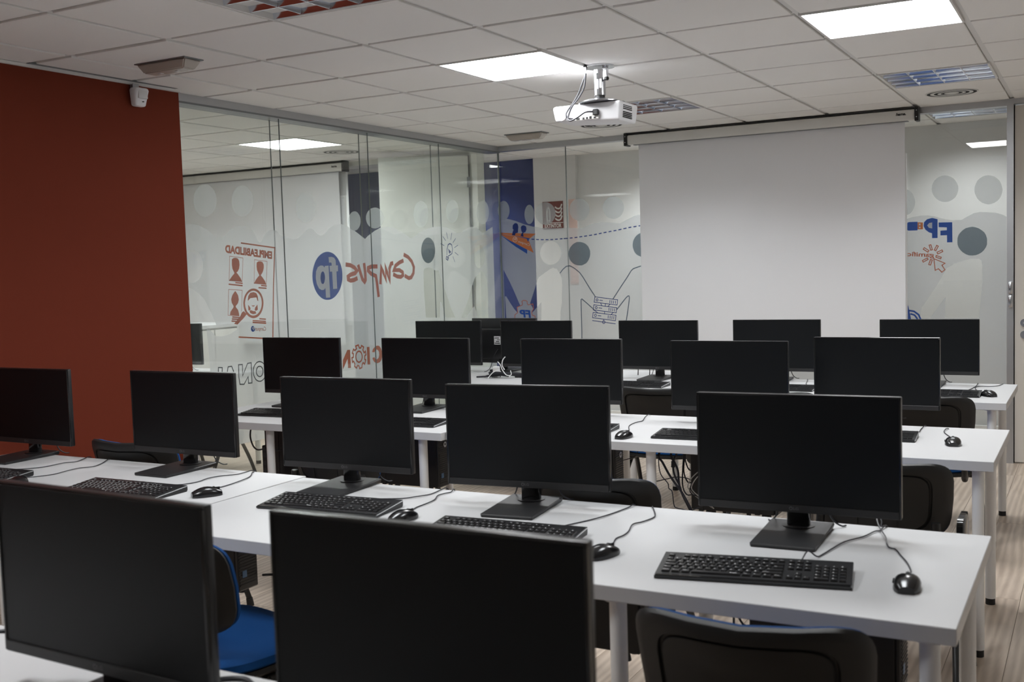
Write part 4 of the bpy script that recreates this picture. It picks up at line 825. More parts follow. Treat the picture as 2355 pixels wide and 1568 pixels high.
# ------------------------------------------------------------------ projection screens and the boards behind them
def proj_screen(x0, x1, y, label, hide_left=False):
    L = x1 - x0
    r = empty('projection_screen', (x0, y, 0), label=label, cat='projection screen')
    bm = bmesh.new(); bm_box(bm, 0, L, -.038, .034, 2.375, 2.452, .012, 2); obj('screen_case', bm, M['case'], r, True)
    box('case_top_gap', .01, L - .01, -.034, .030, 2.452, 2.462, M['black'], r)
    for xs in (-.022, L - .004):
        bm = bmesh.new(); bm_box(bm, xs, xs + .026, -.050, .036, 2.368, 2.466, .003); o = obj('end_bracket', bm, M['black'], r)
        for z in (2.395, 2.44): box('screw', xs + .010, xs + .016, -.052, -.049, z - .003, z + .003, M['steel'], o)
    box('screen_fabric', .085, L - .075, -.003, .0, .80, 2.40, M['fabric'], r)
    box('weight_bar', .080, L - .070, -.012, .008, .775, .80, M['case'], r, bev=.004)
    box('case_slot', .05, L - .05, -.026, .022, 2.371, 2.376, M['alu_dark'], r)
    bm = bmesh.new(); bm_text(bm, 'hama.', (L - .128, -.0385, 2.413), (.068, 0, .0), (0, 0, .020), bold=.05, shear=.2); obj('case_lettering', bm, M['black'], r)
    return r
proj_screen(-.345, 1.80, 3.955, 'large white pull-down projection screen on the front wall')
proj_screen(-5.32, -3.18, 4.02, 'second pull-down projection screen in the next room seen through glass')
for (x0, x1, y, lb) in ((-.18, 1.729, 4.008, 'whiteboard almost hidden behind the large projection screen'), (-5.1, -3.22, 4.085, 'whiteboard almost hidden behind the projection screen of the next room')):
    r = empty('whiteboard', (0, y, 0), label=lb, cat='whiteboard')
    box('board_panel', x0 + .02, x1 - .02, -.004, .006, .97, 2.14, M['label'], r)
    bm = bmesh.new()
    for a in ((x0, x0 + .024, .95, 2.16), (x1 - .024, x1, .95, 2.16), (x0 + .024, x1 - .024, .95, .974), (x0 + .024, x1 - .024, 2.136, 2.16)):
        bm_box(bm, a[0], a[1], -.010, .008, a[2], a[3], .002)
    obj('board_frame', bm, M['grid'], r)

# fire extinguisher sign on the corridor wall
r = empty('extinguisher_sign', (-1.603, YC - .052, 1.92), label='dark red fire extinguisher sign on the corridor wall', cat='sign')
box('sign_plate', -.107, .107, -.004, .001, -.13, .13, M['sign_red'], r)
bm = bmesh.new()
bm_text(bm, 'EXTINTOR', (-.088, -.005, -.116), (.176, 0, 0), (0, 0, .036), bold=.02)
bm_box(bm, -.107, .107, -.0055, -.004, -.074, -.068)
for k in range(4):
    z = -.045 + k * .036
    bm_stroke(bm, [(.030, z + .012), (.045, z), (.066, z - .004), (.084, z + .006), (.096, z + .034)], .013, lambda v: (v.x, -.0055, v.y))
bm_stroke(bm, [(-.06, -.05), (-.06, .05), (-.045, .075), (-.03, .05), (-.03, -.05), (-.06, -.05)], .012, lambda v: (v.x, -.0055, v.y))
obj('sign_print', bm, M['sign_white'], r)

# ------------------------------------------------------------------ tables
def table(name, x0, x1, y0, y1, legs, label):
    r = empty(name, ((x0 + x1) / 2, (y0 + y1) / 2, 0), label=label, cat='table', group='white computer tables')
    ox, oy = (x0 + x1) / 2, (y0 + y1) / 2
    bm = bmesh.new(); bm_box(bm, x0 - ox, x1 - ox, y0 - oy, y1 - oy, TOP - .036, TOP, .0015); obj('tabletop', bm, M['table'], r)
    for lx, ly in legs:
        bm = bmesh.new(); bm_cyl(bm, (lx - ox, ly - oy, .026), (lx - ox, ly - oy, TOP - .036), .0205, n=20); lg = obj('leg', bm, M['leg'], r, True)
        bm = bmesh.new(); bm_cyl(bm, (lx - ox, ly - oy, 0), (lx - ox, ly - oy, .027), .019, n=16); obj('leg_foot', bm, M['foot'], lg, True)
        bm = bmesh.new(); bm_cyl(bm, (lx - ox, ly - oy, TOP - .042), (lx - ox, ly - oy, TOP - .036), .034, n=16); obj('leg_plate', bm, M['leg'], lg, True)
    return r
table('computer_table', -.35, 2.62, -3.36, -2.575, [(-.28, -3.3), (2.5, -3.3), (-.28, -2.64), (.9, -3.3)], 'white table nearest the camera, carrying the two big near monitors')
table('computer_table', .412, 2.683, -1.813, -1.035, [(.47, -1.77), (1.947, -1.77), (2.628, -1.77), (.47, -1.085), (1.927, -1.085), (2.63, -1.085)], 'white table of the second row, right one, with its right end free')
table('computer_table', -1.18, .403, -1.80, -1.010, [(-1.12, -1.76), (-.268, -1.76), (.35, -1.76), (-1.12, -1.07), (.35, -1.07)], 'white table of the second row, left one, beside the red wall')
table('computer_table', .345, 2.604, .035, .795, [(1.305, .09), (2.548, .09), (.92, .735), (2.535, .735), (.40, .735)], 'white table of the third row, right one')
table('computer_table', -1.275, .341, .0, .790, [(-1.225, .06), (-.708, .06), (.203, .06), (-1.09, .735), (-.09, .735)], 'white table of the third row, left one, against the glass partition')
table('computer_table', .62, 2.532, 1.64, 2.46, [(2.463, 1.69), (2.46, 2.39), (.68, 1.69), (.68, 2.39)], 'white table of the farthest row, right one, below the projection screen')
table('computer_table', -1.30, .616, 1.66, 2.80, [(-1.24, 1.71), (-1.24, 2.72), (.56, 1.71), (.56, 2.4)], 'white table of the farthest row, left one, in the glass corner')

# ------------------------------------------------------------------ monitors
MW, MH, MB0 = .535, .316, .057
def make_monitor():
    r = empty('monitor', (0, 0, TOP))
    w2_ = MW / 2
    bm = bmesh.new(); bm_box(bm, -w2_, w2_, .003, .021, MB0, MB0 + MH, .003, 2)
    bm_box(bm, -w2_ + .05, w2_ - .05, .019, .050, MB0 + .03, MB0 + MH - .07, .012, 2); obj('housing', bm, M['housing'], r, True)
    bm = bmesh.new()
    t = .006
    bm_box(bm, -w2_, w2_, -.002, .006, MB0 + MH - t, MB0 + MH, .0012)
    bm_box(bm, -w2_, -w2_ + t, -.002, .006, MB0, MB0 + MH - t, .0012); bm_box(bm, w2_ - t, w2_, -.002, .006, MB0, MB0 + MH - t, .0012)
    obj('bezel', bm, M['bezel'], r)
    box('chin', -w2_ + t, w2_ - t, -.003, .006, MB0, MB0 + .020, M['stand'], r, bev=.0008)
    box('screen', -w2_ + t, w2_ - t, .0, .004, MB0 + .020, MB0 + MH - t, M['screen'], r)
    bm = bmesh.new(); bm_text(bm, 'LG', (-.006, -.0036, MB0 + .007), (.014, 0, 0), (0, 0, .0075), bold=.02)
    bm_stroke(bm, [(-.0125 + .0040 * math.cos(a * PI / 8), MB0 + .0107 + .0040 * math.sin(a * PI / 8)) for a in range(17)], .0022, lambda v: (v.x, -.0036, v.y))
    obj('logo', bm, M['logo'], r)
    bm = bmesh.new(); bm_box(bm, -.030, .030, .022, .046, .012, MB0 + .09, .006, 2); obj('stand_neck', bm, M['bezel'], r, True)
    bm = bmesh.new()
    poly = [(-.088, -.165), (.088, -.165), (.088, .088), (-.088, .088)]
    bm_box(bm, -.0855, .0855, -.172, .088, .0, .016, .003)
    for v in bm.verts:
        if v.co.z > .008 and v.co.y < -.1: v.co.z -= .006
        if v.co.z < .008 : v.co.x *= .96
    vert = [e for e in bm.edges if abs(e.verts[0].co.z - e.verts[1].co.z) > .004]
    obj('stand_base', bm, M['stand'], r)
    bm = bmesh.new(); bm_lathe(bm, [(.030, .013), (.040, .0135), (.043, .0165), (.030, .017)], 24, c=(0, .034, 0)); obj('neck_ring', bm, M['stand'], r, True)
    for q, s in ((.11, 1), (-.10, -1)):
        bm = bmesh.new(); bm_tube(bm, smooth_path([(q * .3, .05, MB0 + .10), (q * .5, .072, MB0 + .05), (q * .7, .085, .03), (q * .9, .10, .006), (q, .115, .004)], 4), .0024, 6); obj('monitor_cable', bm, M['cable'], r, True)
    return r
MON = {
 '00': (1.417, -2.786, -2.4, 'large near monitor cut off by the left edge, on the nearest table'),
 '01': (2.072, -2.775, 0.6, 'large near monitor at the bottom centre of the photo, on the nearest table'),
 '10': (-1.022, -1.080, 0.0, 'monitor cut off by the left edge in front of the red wall'),
 '11': (-.154, -1.054, 0.0, 'monitor with the red wall behind it, second from the left in the second row'),
 '12': (.662, -1.108, 1.9, 'middle monitor of the second row, just right of the table seam'),
 '13': (1.388, -1.156, 6.1, 'monitor of the second row turned slightly left, second from the right'),
 '14': (2.217, -1.190, 2.0, 'rightmost monitor of the second row, next to a keyboard in full view'),
 '20': (-1.007, .678, 1.3, 'leftmost monitor of the third row, in front of the left glass'),
 '21': (-.186, .688, 1.0, 'second monitor from the left in the third row'),
 '22': (.656, .698, 1.8, 'middle monitor of the third row'),
 '23': (1.470, .625, 1.0, 'second monitor from the right in the third row'),
 '24': (2.058, .880, 0.0, 'rightmost monitor of the third row'),
 '30': (-1.092, 2.37, 2.0, 'leftmost monitor of the farthest row'),
 '31': (-.388, 2.35, 1.5, 'monitor of the farthest row left of the screen, with white cables beside it'),
 '32': (.482, 2.34, 0.0, 'monitor of the farthest row at the left edge of the projection screen'),
 '33': (1.221, 2.38, 0.6, 'monitor of the farthest row before the middle of the projection screen'),
 '34': (2.085, 2.36, 0.0, 'rightmost monitor of the farthest row, near the door'),
}
mon0 = make_monitor(); first = True
for k, (x, y, a, lb) in MON.items():
    a = math.radians(a)
    if first:
        mon0.location = (x, y, TOP); mon0.rotation_euler = (0, 0, a); o = mon0; first = False
        tag(o, lb, 'monitor', 'black desktop monitors')
    else: o = dup(mon0, (x, y, TOP), a, lb)
    if k[0] == '3': o.scale = (.982, .982, .982)
# one monitor at the back is turned round and shows its rear with a white label
o = dup(mon0, (-.745, 2.575, TOP + .001), math.radians(176), 'monitor turned away in the glass corner, rear side with a white label')
o.location.z = TOP
for ch in o.children:
    if ch.name.startswith('housing'): hs = ch
bm = bmesh.new()
bm_box(bm, .008, .062, .0495, .0507, .190, .248)
obj('rear_label', bm, M['label'], o)
bm = bmesh.new()
for k in range(4): bm_box(bm, .013 + (k % 2) * .006, .057 - (k % 3) * .010, .0505, .0512, .197 + k * .012, .202 + k * .012)
obj('label_print', bm, M['bezel'], o)

# ------------------------------------------------------------------ keyboards
KEYS = []
def row(y, spec, h=1.):
    x = 0
    for s in spec.split():
        if s[0] == '_': x += float(s[1:]); continue
        w_, _, ch = s.partition(':'); w_ = float(w_); KEYS.append((x, y, w_, h, ch)); x += w_
one = lambda s: ' '.join('1:' + c for c in s)
row(5.3, '1:Esc _1 ' + ' '.join('1:F%d' % k for k in range(1, 5)) + ' _.5 ' + ' '.join('1:F%d' % k for k in range(5, 9)) + ' _.5 ' + ' '.join('1:F%d' % k for k in range(9, 13)) + ' _.25 1:P 1:S 1:B', .8)
row(4, one('º1234567890') + ' 1:? 1:¡ 2:Bk _.25 1:I 1:H 1:R _.25 1:N 1:/ 1:* 1:-')
row(3, '1.5:Tab ' + one('QWERTYUIOP') + ' 1:^ 1:+ 1.5:En _.25 1:S 1:F 1:A _.25 1:7 1:8 1:9')
row(2, '1.75:Blo ' + one('ASDFGHJKLÑ') + ' 1:´ 2.25:Ç _3.5 1:4 1:5 1:6')
row(1, '1.25:Ma 1:< ' + one('ZXCVBNM,.-') + ' 2.75:Mayus _1.25 1:^ _1.25 1:1 1:2 1:3')
row(0, '1.25:Ctrl 1.25:W 1.25:Alt 6.25: 1.25:Alt 1.25:W 1.25:M 1.25:Ctrl _.25 1:< 1:v 1:> _.25 2:0 1:.')
KEYS.append((21.5, 3, 1, 1, '+')); KEYS.append((21.5, 2, 1, 1, '')); KEYS.append((21.5, 1, 1, 1, '')); KEYS.append((21.5, 0, 1, 1, ''))
KU, KV = .0186, .0190
KW, KD = .440, .160
def ktop(y): return .0085 + (y + KD / 2) / KD * .013                  # sloped deck height
_km = {}
def key_mesh(w_, h):
    k = (w_, h)
    if k not in _km:
        a, b = w_ * KU / 2 - .0012, h * KV / 2 - .0014
        bm = bmesh.new()
        lo = [bm.verts.new((sx * a, sy * b, 0)) for sx, sy in ((-1, -1), (1, -1), (1, 1), (-1, 1))]
        hi = [bm.verts.new((sx * (a - .0022), sy * (b - .0022), .0048)) for sx, sy in ((-1, -1), (1, -1), (1, 1), (-1, 1))]
        bm.faces.new(hi)
        for q in range(4): bm.faces.new((lo[q], lo[(q + 1) % 4], hi[(q + 1) % 4], hi[q]))
        me = bpy.data.meshes.new('key'); bm.to_mesh(me); bm.free(); me.materials.append(M['key']); _km[k] = me
    return _km[k]
def make_keyboard(detail):
    r = empty('keyboard', (0, 0, TOP))
    bm = bmesh.new()
    bm_prism(bm, [(-KD / 2, .002), (-KD / 2 + .006, .0), (KD / 2 - .004, .0), (KD / 2, .006), (KD / 2, .0205), (KD / 2 - .004, .0222), (-KD / 2 + .010, ktop(-KD / 2 + .010)), (-KD / 2, .007)], 'x', -KW / 2, KW / 2)
    obj('keyboard_body', bm, M['kb'], r)
    bm = bmesh.new()
    for s in (-1, 1): bm_prism(bm, [(-KD / 2 + .004, .0085), (KD / 2 - .002, .0205), (KD / 2 - .002, .0175), (-KD / 2 + .004, .0060)], 'x', s * KW / 2 - .0004, s * KW / 2 + .0012)
    obj('side_trim', bm, M['silver'], r)
    box('front_lip', -KW / 2 + .002, KW / 2 - .002, -KD / 2 + .002, -KD / 2 + .013, .0078, .0098, M['bezel'], r, bev=.0006)
    for s in (-.17, .17): box('rear_foot', s - .015, s + .015, KD / 2 - .03, KD / 2 - .02, -.0, .004, M['foot'], r)
    x0 = -22.5 * KU / 2; y0 = -KD / 2 + .022
    tilt = math.atan(.013 / KD)
    jb = None if detail else bmesh.new()
    lb = bmesh.new()
    for (kx, ky, w_, h, ch) in KEYS:
        cx = x0 + (kx + w_ / 2) * KU; cy = y0 + (ky + .5 * h + (0 if ky < 5 else 0)) * KV
        cz_ = ktop(cy) - .0005
        me = key_mesh(w_, h)
        if detail:
            o = obj_me('key', me, None, r, loc=(cx, cy, cz_)); o.rotation_euler = (tilt, 0, 0)
            if ch:
                n = len(ch); hh = .0042 if n == 1 else .0030; ww = .0035 if n == 1 else .0026 * n
                bm_text(lb, ch, (cx - w_ * KU / 2 + .005, cy - .0005, cz_ + .0052), (ww, 0, 0), (0, hh, hh * tilt), bold=.02)
        else:
            a, b = w_ * KU / 2 - .0012, h * KV / 2 - .0014
            bm_box(jb, cx - a, cx + a, cy - b, cy + b, cz_, cz_ + .0045)
    if detail:
        bm_text(lb, 'hp', (x0 + 8.6 * KU, y0 + .006, ktop(y0 + .006) + .0050), (.016, 0, 0), (0, .006, .0004), bold=.03)
        obj('key_legends', lb, M['legend'], r)
    else:
        lb.free()
        o = obj('keys', jb, M['key'], r); o['kind'] = 'stuff'
    return r
KB = {  # centre x, y, turn, label
 '10': (-.832, -1.455, 2, 'keyboard cut off by the left edge, before the monitor at the red wall'),
 '11': (-.034, -1.456, 1, 'keyboard left of the table seam in the second row'),
 '12': (.812, -1.395, 4, 'keyboard below the middle monitor of the second row'),
 '13': (1.489, -1.497, 3, 'keyboard partly hidden behind the big bottom centre monitor'),
 '14': (2.220, -1.602, 10, 'keyboard in full view at the right end of the second row'),
 '20': (-.820, .268, 3, 'keyboard at the left end of the third row'),
 '21': (.000, .195, 2, 'keyboard half hidden right of the table leg in the third row'),
 '22': (.835, .275, 2, 'keyboard hidden behind the second row, near the middle of the third row'),
 '23': (1.500, .235, 2, 'keyboard left of the rightmost second row monitor, on the third row table'),
 '24': (2.072, .430, 3, 'keyboard at the right end of the third row, half behind a monitor'),
 '32': (.470, 1.915, 0, 'keyboard below the monitor at the left edge of the projection screen'),
 '33': (1.330, 1.945, 0, 'keyboard of the farthest row before the middle of the projection screen'),
 '34': (2.175, 1.895, 0, 'keyboard at the right end of the farthest row'),
}
kb_near = make_keyboard(True); kb_far = make_keyboard(False)
used_n = used_f = False
for k, (x, y, a, lb) in KB.items():
    near = k[0] == '1'
    src = kb_near if near else kb_far
    if near and not used_n or (not near and not used_f):
        o = src; o.location = (x, y, TOP); o.rotation_euler = (0, 0, math.radians(a)); tag(o, lb, 'keyboard', 'black wired keyboards')
        if near: used_n = True
        else: used_f = True
    else: o = dup(src, (x, y, TOP), math.radians(a), lb)
    KB[k] = KB[k] + (o,)

# ------------------------------------------------------------------ mice
def make_mouse():
    r = empty('mouse', (0, 0, TOP))
    bm = bmesh.new()
    N, K = 20, 9
    rings = []
    for i in range(K + 1):
        t = i / K                                      # from front (cable end) to rear
        y = .049 - .098 * t
        prof = math.sin(PI * min(1, max(0, .06 + .88 * t))) ** .45
        hw = (.0325 - .004 * math.sin(PI * t)) * prof + .002
        ht = (.016 + .0145 * math.sin(PI * (t * .82 + .08))) * (.55 + .45 * prof)
        rg = []
        for q in range(N):
            a = 2 * PI * q / N
            cx, sz = math.cos(a), math.sin(a)
            xx = hw * (abs(cx) ** .75) * (1 if cx >= 0 else -1)
            zz = .001 + (ht * (max(0, sz) ** .8) if sz > 0 else 0.0)
            if sz <= 0: xx *= .93
            rg.append(bm.verts.new((xx, y, zz)))
        rings.append(rg)
    for u, v in zip(rings, rings[1:]):
        for q in range(N): bm.faces.new((u[q], u[(q + 1) % N], v[(q + 1) % N], v[q]))
    bm.faces.new(rings[0][::-1]); bm.faces.new(rings[-1])
    obj('mouse_body', bm, M['mouse'], r, True)
    bm = bmesh.new(); bm_cyl(bm, (-.004, .024, .0225), (.004, .024, .0225), .0075, n=16); obj('scroll_wheel', bm, M['foot'], r, True)
    box('button_gap', -.0006, .0006, .008, .044, .018, .0275, M['dark'], r)
    box('side_button', -.031, -.026, -.012, .018, .012, .016, M['bezel'], r, bev=.001)
    return r
MS = {
 '10': (-.520, -1.500, 60, 'mouse at the left edge in front of the red wall'),
 '11': (.305, -1.405, -35, 'mouse just left of the table seam in the second row'),
 '12': (1.128, -1.450, -10, 'mouse right of the keyboard below the middle second row monitor'),
 '13': (1.830, -1.592, -20, 'mouse peeking out right of the big bottom centre monitor'),
 '14': (2.556, -1.575, 6, 'mouse at the right end of the second row table'),
 '22': (1.170, .130, -6, 'mouse on the third row table right of its middle monitor'),
 '24': (2.435, .360, 8, 'mouse at the right end of the third row table'),
 '34': (2.432, 1.905, 35, 'mouse at the right end of the farthest table'),
}
ms0 = make_mouse(); first = True
for k, (x, y, a, lb) in MS.items():
    if first: o = ms0; o.location = (x, y, TOP); o.rotation_euler = (0, 0, math.radians(a)); tag(o, lb, 'mouse', 'black wired mice'); first = False
    else: o = dup(ms0, (x, y, TOP), math.radians(a), lb)
    MS[k] = MS[k] + (o,)

def desk_cable(owner, name, pts, lift=.0025, rad=.0019, drop=True):
    """a cord lying on the table, child of the keyboard or mouse it belongs to, tail hanging over the rear edge"""
    x, y, a = owner[0], owner[1], math.radians(owner[2]); o = owner[-1]
    P = []
    for k, p in enumerate(pts):
        z = p[2] if len(p) > 2 else lift + .002 * math.sin(k * 1.7) ** 2
        dx, dy = p[0] - x, p[1] - y
        P.append((dx * math.cos(a) + dy * math.sin(a), -dx * math.sin(a) + dy * math.cos(a), z))
    bm = bmesh.new(); bm_tube(bm, smooth_path(P, 4), rad, 6); obj(name, bm, M['cable'], o, True)
Z = .010
desk_cable(KB['14'], 'keyboard_cable', [(2.305, -1.505, .012), (2.304, -1.440, .022), (2.308, -1.416, .016), (2.322, -1.409), (2.330, -1.375), (2.341, -1.310), (2.354, -1.240), (2.387, -1.171), (2.404, -1.109), (2.415, -1.092), (2.420, -1.045), (2.425, -1.020, -.02), (2.43, -1.01, -.12)])
desk_cable(MS['14'], 'mouse_cable', [(2.551, -1.527, .015), (2.547, -1.462), (2.540, -1.425), (2.526, -1.38), (2.504, -1.322), (2.483, -1.271), (2.465, -1.256), (2.451, -1.207), (2.444, -1.175, .008), (2.413, -1.089, .012), (2.399, -1.045, .022), (2.400, -1.022, .026), (2.410, -1.035, .014), (2.414, -1.065, .008), (2.425, -1.03, .0), (2.43, -1.005, -.06)])
desk_cable(MS['13'], 'mouse_cable', [(1.838, -1.543, .015), (1.819, -1.500), (1.797, -1.428), (1.804, -1.393), (1.798, -1.341), (1.780, -1.269), (1.794, -1.229), (1.804, -1.175), (1.798, -1.140), (1.770, -1.078), (1.752, -1.045), (1.748, -1.02, -.03)])
desk_cable(KB['13'], 'keyboard_cable', [(1.615, -1.42, .014), (1.612, -1.350), (1.641, -1.271), (1.664, -1.219), (1.676, -1.152), (1.689, -1.082), (1.694, -1.04), (1.70, -1.01, -.04)])
desk_cable(MS['12'], 'mouse_cable', [(1.134, -1.400, .015), (1.092, -1.345), (1.078, -1.300), (1.082, -1.246), (1.072, -1.190), (1.051, -1.140), (1.053, -1.105), (1.062, -1.075), (1.053, -1.04), (1.05, -1.01, -.05)])
desk_cable(KB['12'], 'keyboard_cable', [(.870, -1.315, .016), (.905, -1.248), (.964, -1.211), (.995, -1.175), (1.015, -1.125), (1.012, -1.053), (1.024, -1.035), (1.04, -1.01, -.05)])
desk_cable(MS['11'], 'mouse_cable', [(.272, -1.362, .015), (.256, -1.301), (.252, -1.250), (.244, -1.170), (.218, -1.099), (.173, -1.034), (.16, -.99, -.03)])
desk_cable(KB['11'], 'keyboard_cable', [(.045, -1.375, .016), (.080, -1.315), (.102, -1.246), (.096, -1.186), (.105, -1.132), (.144, -1.090), (.146, -1.045), (.157, -1.010), (.165, -.985, -.04)])
desk_cable(MS['10'], 'mouse_cable', [(-.566, -1.474, .015), (-.575, -1.40), (-.553, -1.330), (-.557, -1.260), (-.563, -1.200), (-.532, -1.163), (-.560, -1.095), (-.610, -1.018), (-.63, -.985, -.02)])
desk_cable(KB['10'], 'keyboard_cable', [(-.76, -1.374, .016), (-.765, -1.300), (-.730, -1.235), (-.720, -1.149), (-.700, -1.105), (-.715, -1.060), (-.728, -1.010), (-.73, -.985, -.04)])
desk_cable(MS['22'], 'mouse_cable', [(1.165, .183, .014), (1.128, .29), (1.070, .430), (1.064, .527), (1.071, .588), (1.040, .700), (1.03, .79), (1.03, .81, -.05)])
desk_cable(MS['24'], 'mouse_cable', [(2.425, .412, .014), (2.405, .520), (2.368, .650), (2.372, .74), (2.39, .80, -.03)])
desk_cable(MS['34'], 'mouse_cable', [(2.402, 1.948, .014), (2.386, 2.02), (2.345, 2.17), (2.340, 2.261), (2.362, 2.310), (2.400, 2.300), (2.44, 2.34), (2.46, 2.45)])
desk_cable(KB['34'], 'keyboard_cable', [(2.30, 1.978, .014), (2.315, 2.10), (2.334, 2.30), (2.333, 2.44), (2.33, 2.47, -.05)])
desk_cable(KB['33'], 'keyboard_cable', [(1.45, 2.028, .014), (1.50, 2.06), (1.44, 2.20), (1.41, 2.36), (1.39, 2.45), (1.38, 2.47, -.05)])
desk_cable(KB['24'], 'keyboard_cable', [(2.24, .515, .014), (2.275, .60), (2.272, .70), (2.28, .79), (2.28, .81, -.05)])
# ------------------------------------------------------------------ chairs
def make_chair(side_plates):
    r = empty('office_chair', (0, 0, 0))
    # back: curved shell behind, blue upholstered pad in front, both grown from the same rounded outline
    hw, z0, z1 = .232, .530, .788
    def outline(k, n=44):
        P = []
        for q in range(n):
            a = 2 * PI * q / n
            c, s = math.cos(a), math.sin(a)
            ex = .42
            P.append((hw * k * (abs(c) ** ex) * (1 if c >= 0 else -1), (z1 - z0) / 2 * k * (abs(s) ** ex) * (1 if s >= 0 else -1)))
        return P
    zc = (z0 + z1) / 2
    def bend(x, z, d):
        """x across, z from the middle, d out of the surface towards the front"""
        t = z / (z1 - z0) + .5
        taper = 1 - .10 * (1 - t) ** 2
        y = -.205 + .075 * (x / hw) ** 2 - .055 * t + .012 * math.sin(PI * t) + d
        return (x * taper, y, zc + z + .024 * (x / hw) ** 2 * max(0, t - .2))
    def shell(prof, m, name, par):
        bm = bmesh.new(); rings = []
        for k, d in prof: rings.append([bm.verts.new(bend(x, z, d)) for x, z in outline(k)])
        n = len(rings[0])
        for u, v in zip(rings, rings[1:]):
            for q in range(n): bm.faces.new((u[q], u[(q + 1) % n], v[(q + 1) % n], v[q]))
        for rg, k in ((rings[0], prof[0]), (rings[-1], prof[-1])):
            c = bm.verts.new(bend(0, 0, k[1]))
            for q in range(n): bm.faces.new((rg[q], rg[(q + 1) % n], c))
        return obj(name, bm, m, par, True)
    bs = shell([(.12, -.012), (.30, -.012), (.36, -.015), (.70, -.013), (.715, -.006), (.735, -.006), (.75, -.014), (.90, -.013), (.97, -.006), (1.0, .006), (.985, .015), (.5, .015)], M['chair_shell'], 'back_shell', r)
    bm = bmesh.new()
    for a in ((-.065, .065, -.036, -.030), (-.065, .065, .030, .036), (-.068, -.062, -.036, .036), (.062, .068, -.036, .036)):
        vs = [bm.verts.new(bend(x, z - .06, d)) for d in (-.011, -.0165) for x, z in ((a[0], a[2]), (a[1], a[2]), (a[1], a[3]), (a[0], a[3]))]
        bm.faces.new(vs[4:])
        for q in range(4): bm.faces.new((vs[q], vs[(q + 1) % 4], vs[4 + (q + 1) % 4], vs[4 + q]))
    obj('shell_emblem_rim', bm, M['chair_shell'], bs)
    shell([(.5, .014), (.965, .014), (.982, .020), (.965, .032), (.90, .044), (.7, .052), (.3, .054)], M['chair_fab'], 'back_pad', r)
    # seat
    def seat_ring(k, z, dz=0.):
        P = []
        for q in range(44):
            a = 2 * PI * q / 44; c, s = math.cos(a), math.sin(a)
            x = .235 * k * (abs(c) ** .5) * (1 if c >= 0 else -1); y = .015 + .215 * k * (abs(s) ** .5) * (1 if s >= 0 else -1)
            P.append((x, y, z - dz * max(0, (y - .12) / .1) ** 2 + .012 * (x / .235) ** 2 * k))
        return P
    def loft(rings, m, name, par):
        bm = bmesh.new(); R_ = [[bm.verts.new(p) for p in rg] for rg in rings]
        for u, v in zip(R_, R_[1:]):
            for q in range(44): bm.faces.new((u[q], u[(q + 1) % 44], v[(q + 1) % 44], v[q]))
        bm.faces.new(R_[0][::-1]); bm.faces.new(R_[-1])
        return obj(name, bm, m, par, True)
    loft([seat_ring(.3, .403), seat_ring(.95, .403), seat_ring(1.0, .412), seat_ring(.99, .424)], M['chair_shell'], 'seat_shell', r)
    loft([seat_ring(.96, .424), seat_ring(1.0, .432, .006), seat_ring(.98, .450, .010), seat_ring(.9, .463, .014), seat_ring(.6, .466, .01), seat_ring(.2, .462)], M['chair_fab'], 'seat_pad', r)
    # oval tube frame: two side frames of two legs, cross bars, back uprights
    for s in (-1, 1):
        for nm, pts in (('leg', [(s * .205, -.03, .392), (s * .215, .05, .372), (s * .232, .16, .18), (s * .245, .225, .012)]),
                        ('leg', [(s * .205, .05, .392), (s * .213, -.02, .376), (s * .232, -.14, .20), (s * .248, -.255, .012)])):
            bm = bmesh.new(); bm_tube(bm, smooth_path(pts, 4), .0125, 10); lg = obj(nm, bm, M['chair_leg'], r, True)
            e = pts[-1]; bm = bmesh.new(); bm_cyl(bm, (e[0], e[1] - .004 * (1 if e[1] > 0 else -1), .0), (e[0], e[1] - .01 * (1 if e[1] > 0 else -1), .035), .0165, .0145, n=12); obj('leg_cap', bm, M['foot'], lg, True)
        bm = bmesh.new(); bm_tube(bm, smooth_path([(s * .17, .10, .395), (s * .175, -.06, .392), (s * .182, -.165, .398), (s * .186, -.212, .44), (s * .186, -.205, .52), (s * .18, -.205, .60)], 4), .0145, 10); obj('back_upright', bm, M['chair_leg'], r, True)
        if side_plates:
            bm = bmesh.new(); bm_box(bm, s * .244 - .013, s * .244 + .013, -.14, .02, .40, .60, .022, 3); obj('arm_bracket', bm, M['bezel'], r, True)
    for y in (-.03, .12):
        bm = bmesh.new(); bm_tube(bm, [(-.21, y, .392), (.21, y, .392)], .010, 8); obj('cross_bar', bm, M['chair_leg'], r, True)
    return r
CH = [
 (2.335, -1.905, 4, 'chair back in the foreground before the right end of the second row'),
 (.815, -1.850, -12, 'chair with its blue seat showing between the two big near monitors'),
 (-.592, -.745, 2, 'chair at the third row whose back rises before the red wall'),
 (1.505, -.770, 0, 'chair tucked behind the second row monitor turned left, blue edge on its right'),
 (.03, -.215, 0, 'chair under the left end of the third row, mostly hidden behind a monitor'),
 (.850, 1.520, 0, 'chair of the farthest row below the left edge of the projection screen'),
 (1.480, 1.490, 0, 'chair of the farthest row of which only the top edge shows'),
 (2.195, 1.490, 0, 'chair at the right end of the farthest row'),
 (-2.62, 1.55, 0, 'chair in the next room behind the glass partition'),
]
ch0 = make_chair(False)
for k, (x, y, a, lb) in enumerate(CH):
    a = math.radians(a)
    if k == 0: ch0.location = (x, y, 0); ch0.rotation_euler = (0, 0, a); tag(ch0, lb, 'chair', 'black and blue stacking chairs')
    else: dup(ch0, (x, y, 0), a, lb)
c5 = make_chair(True); c5.location = (2.292, -.235, 0); tag(c5, 'chair with black side brackets at the right end of the third row', 'chair', 'black and blue stacking chairs')

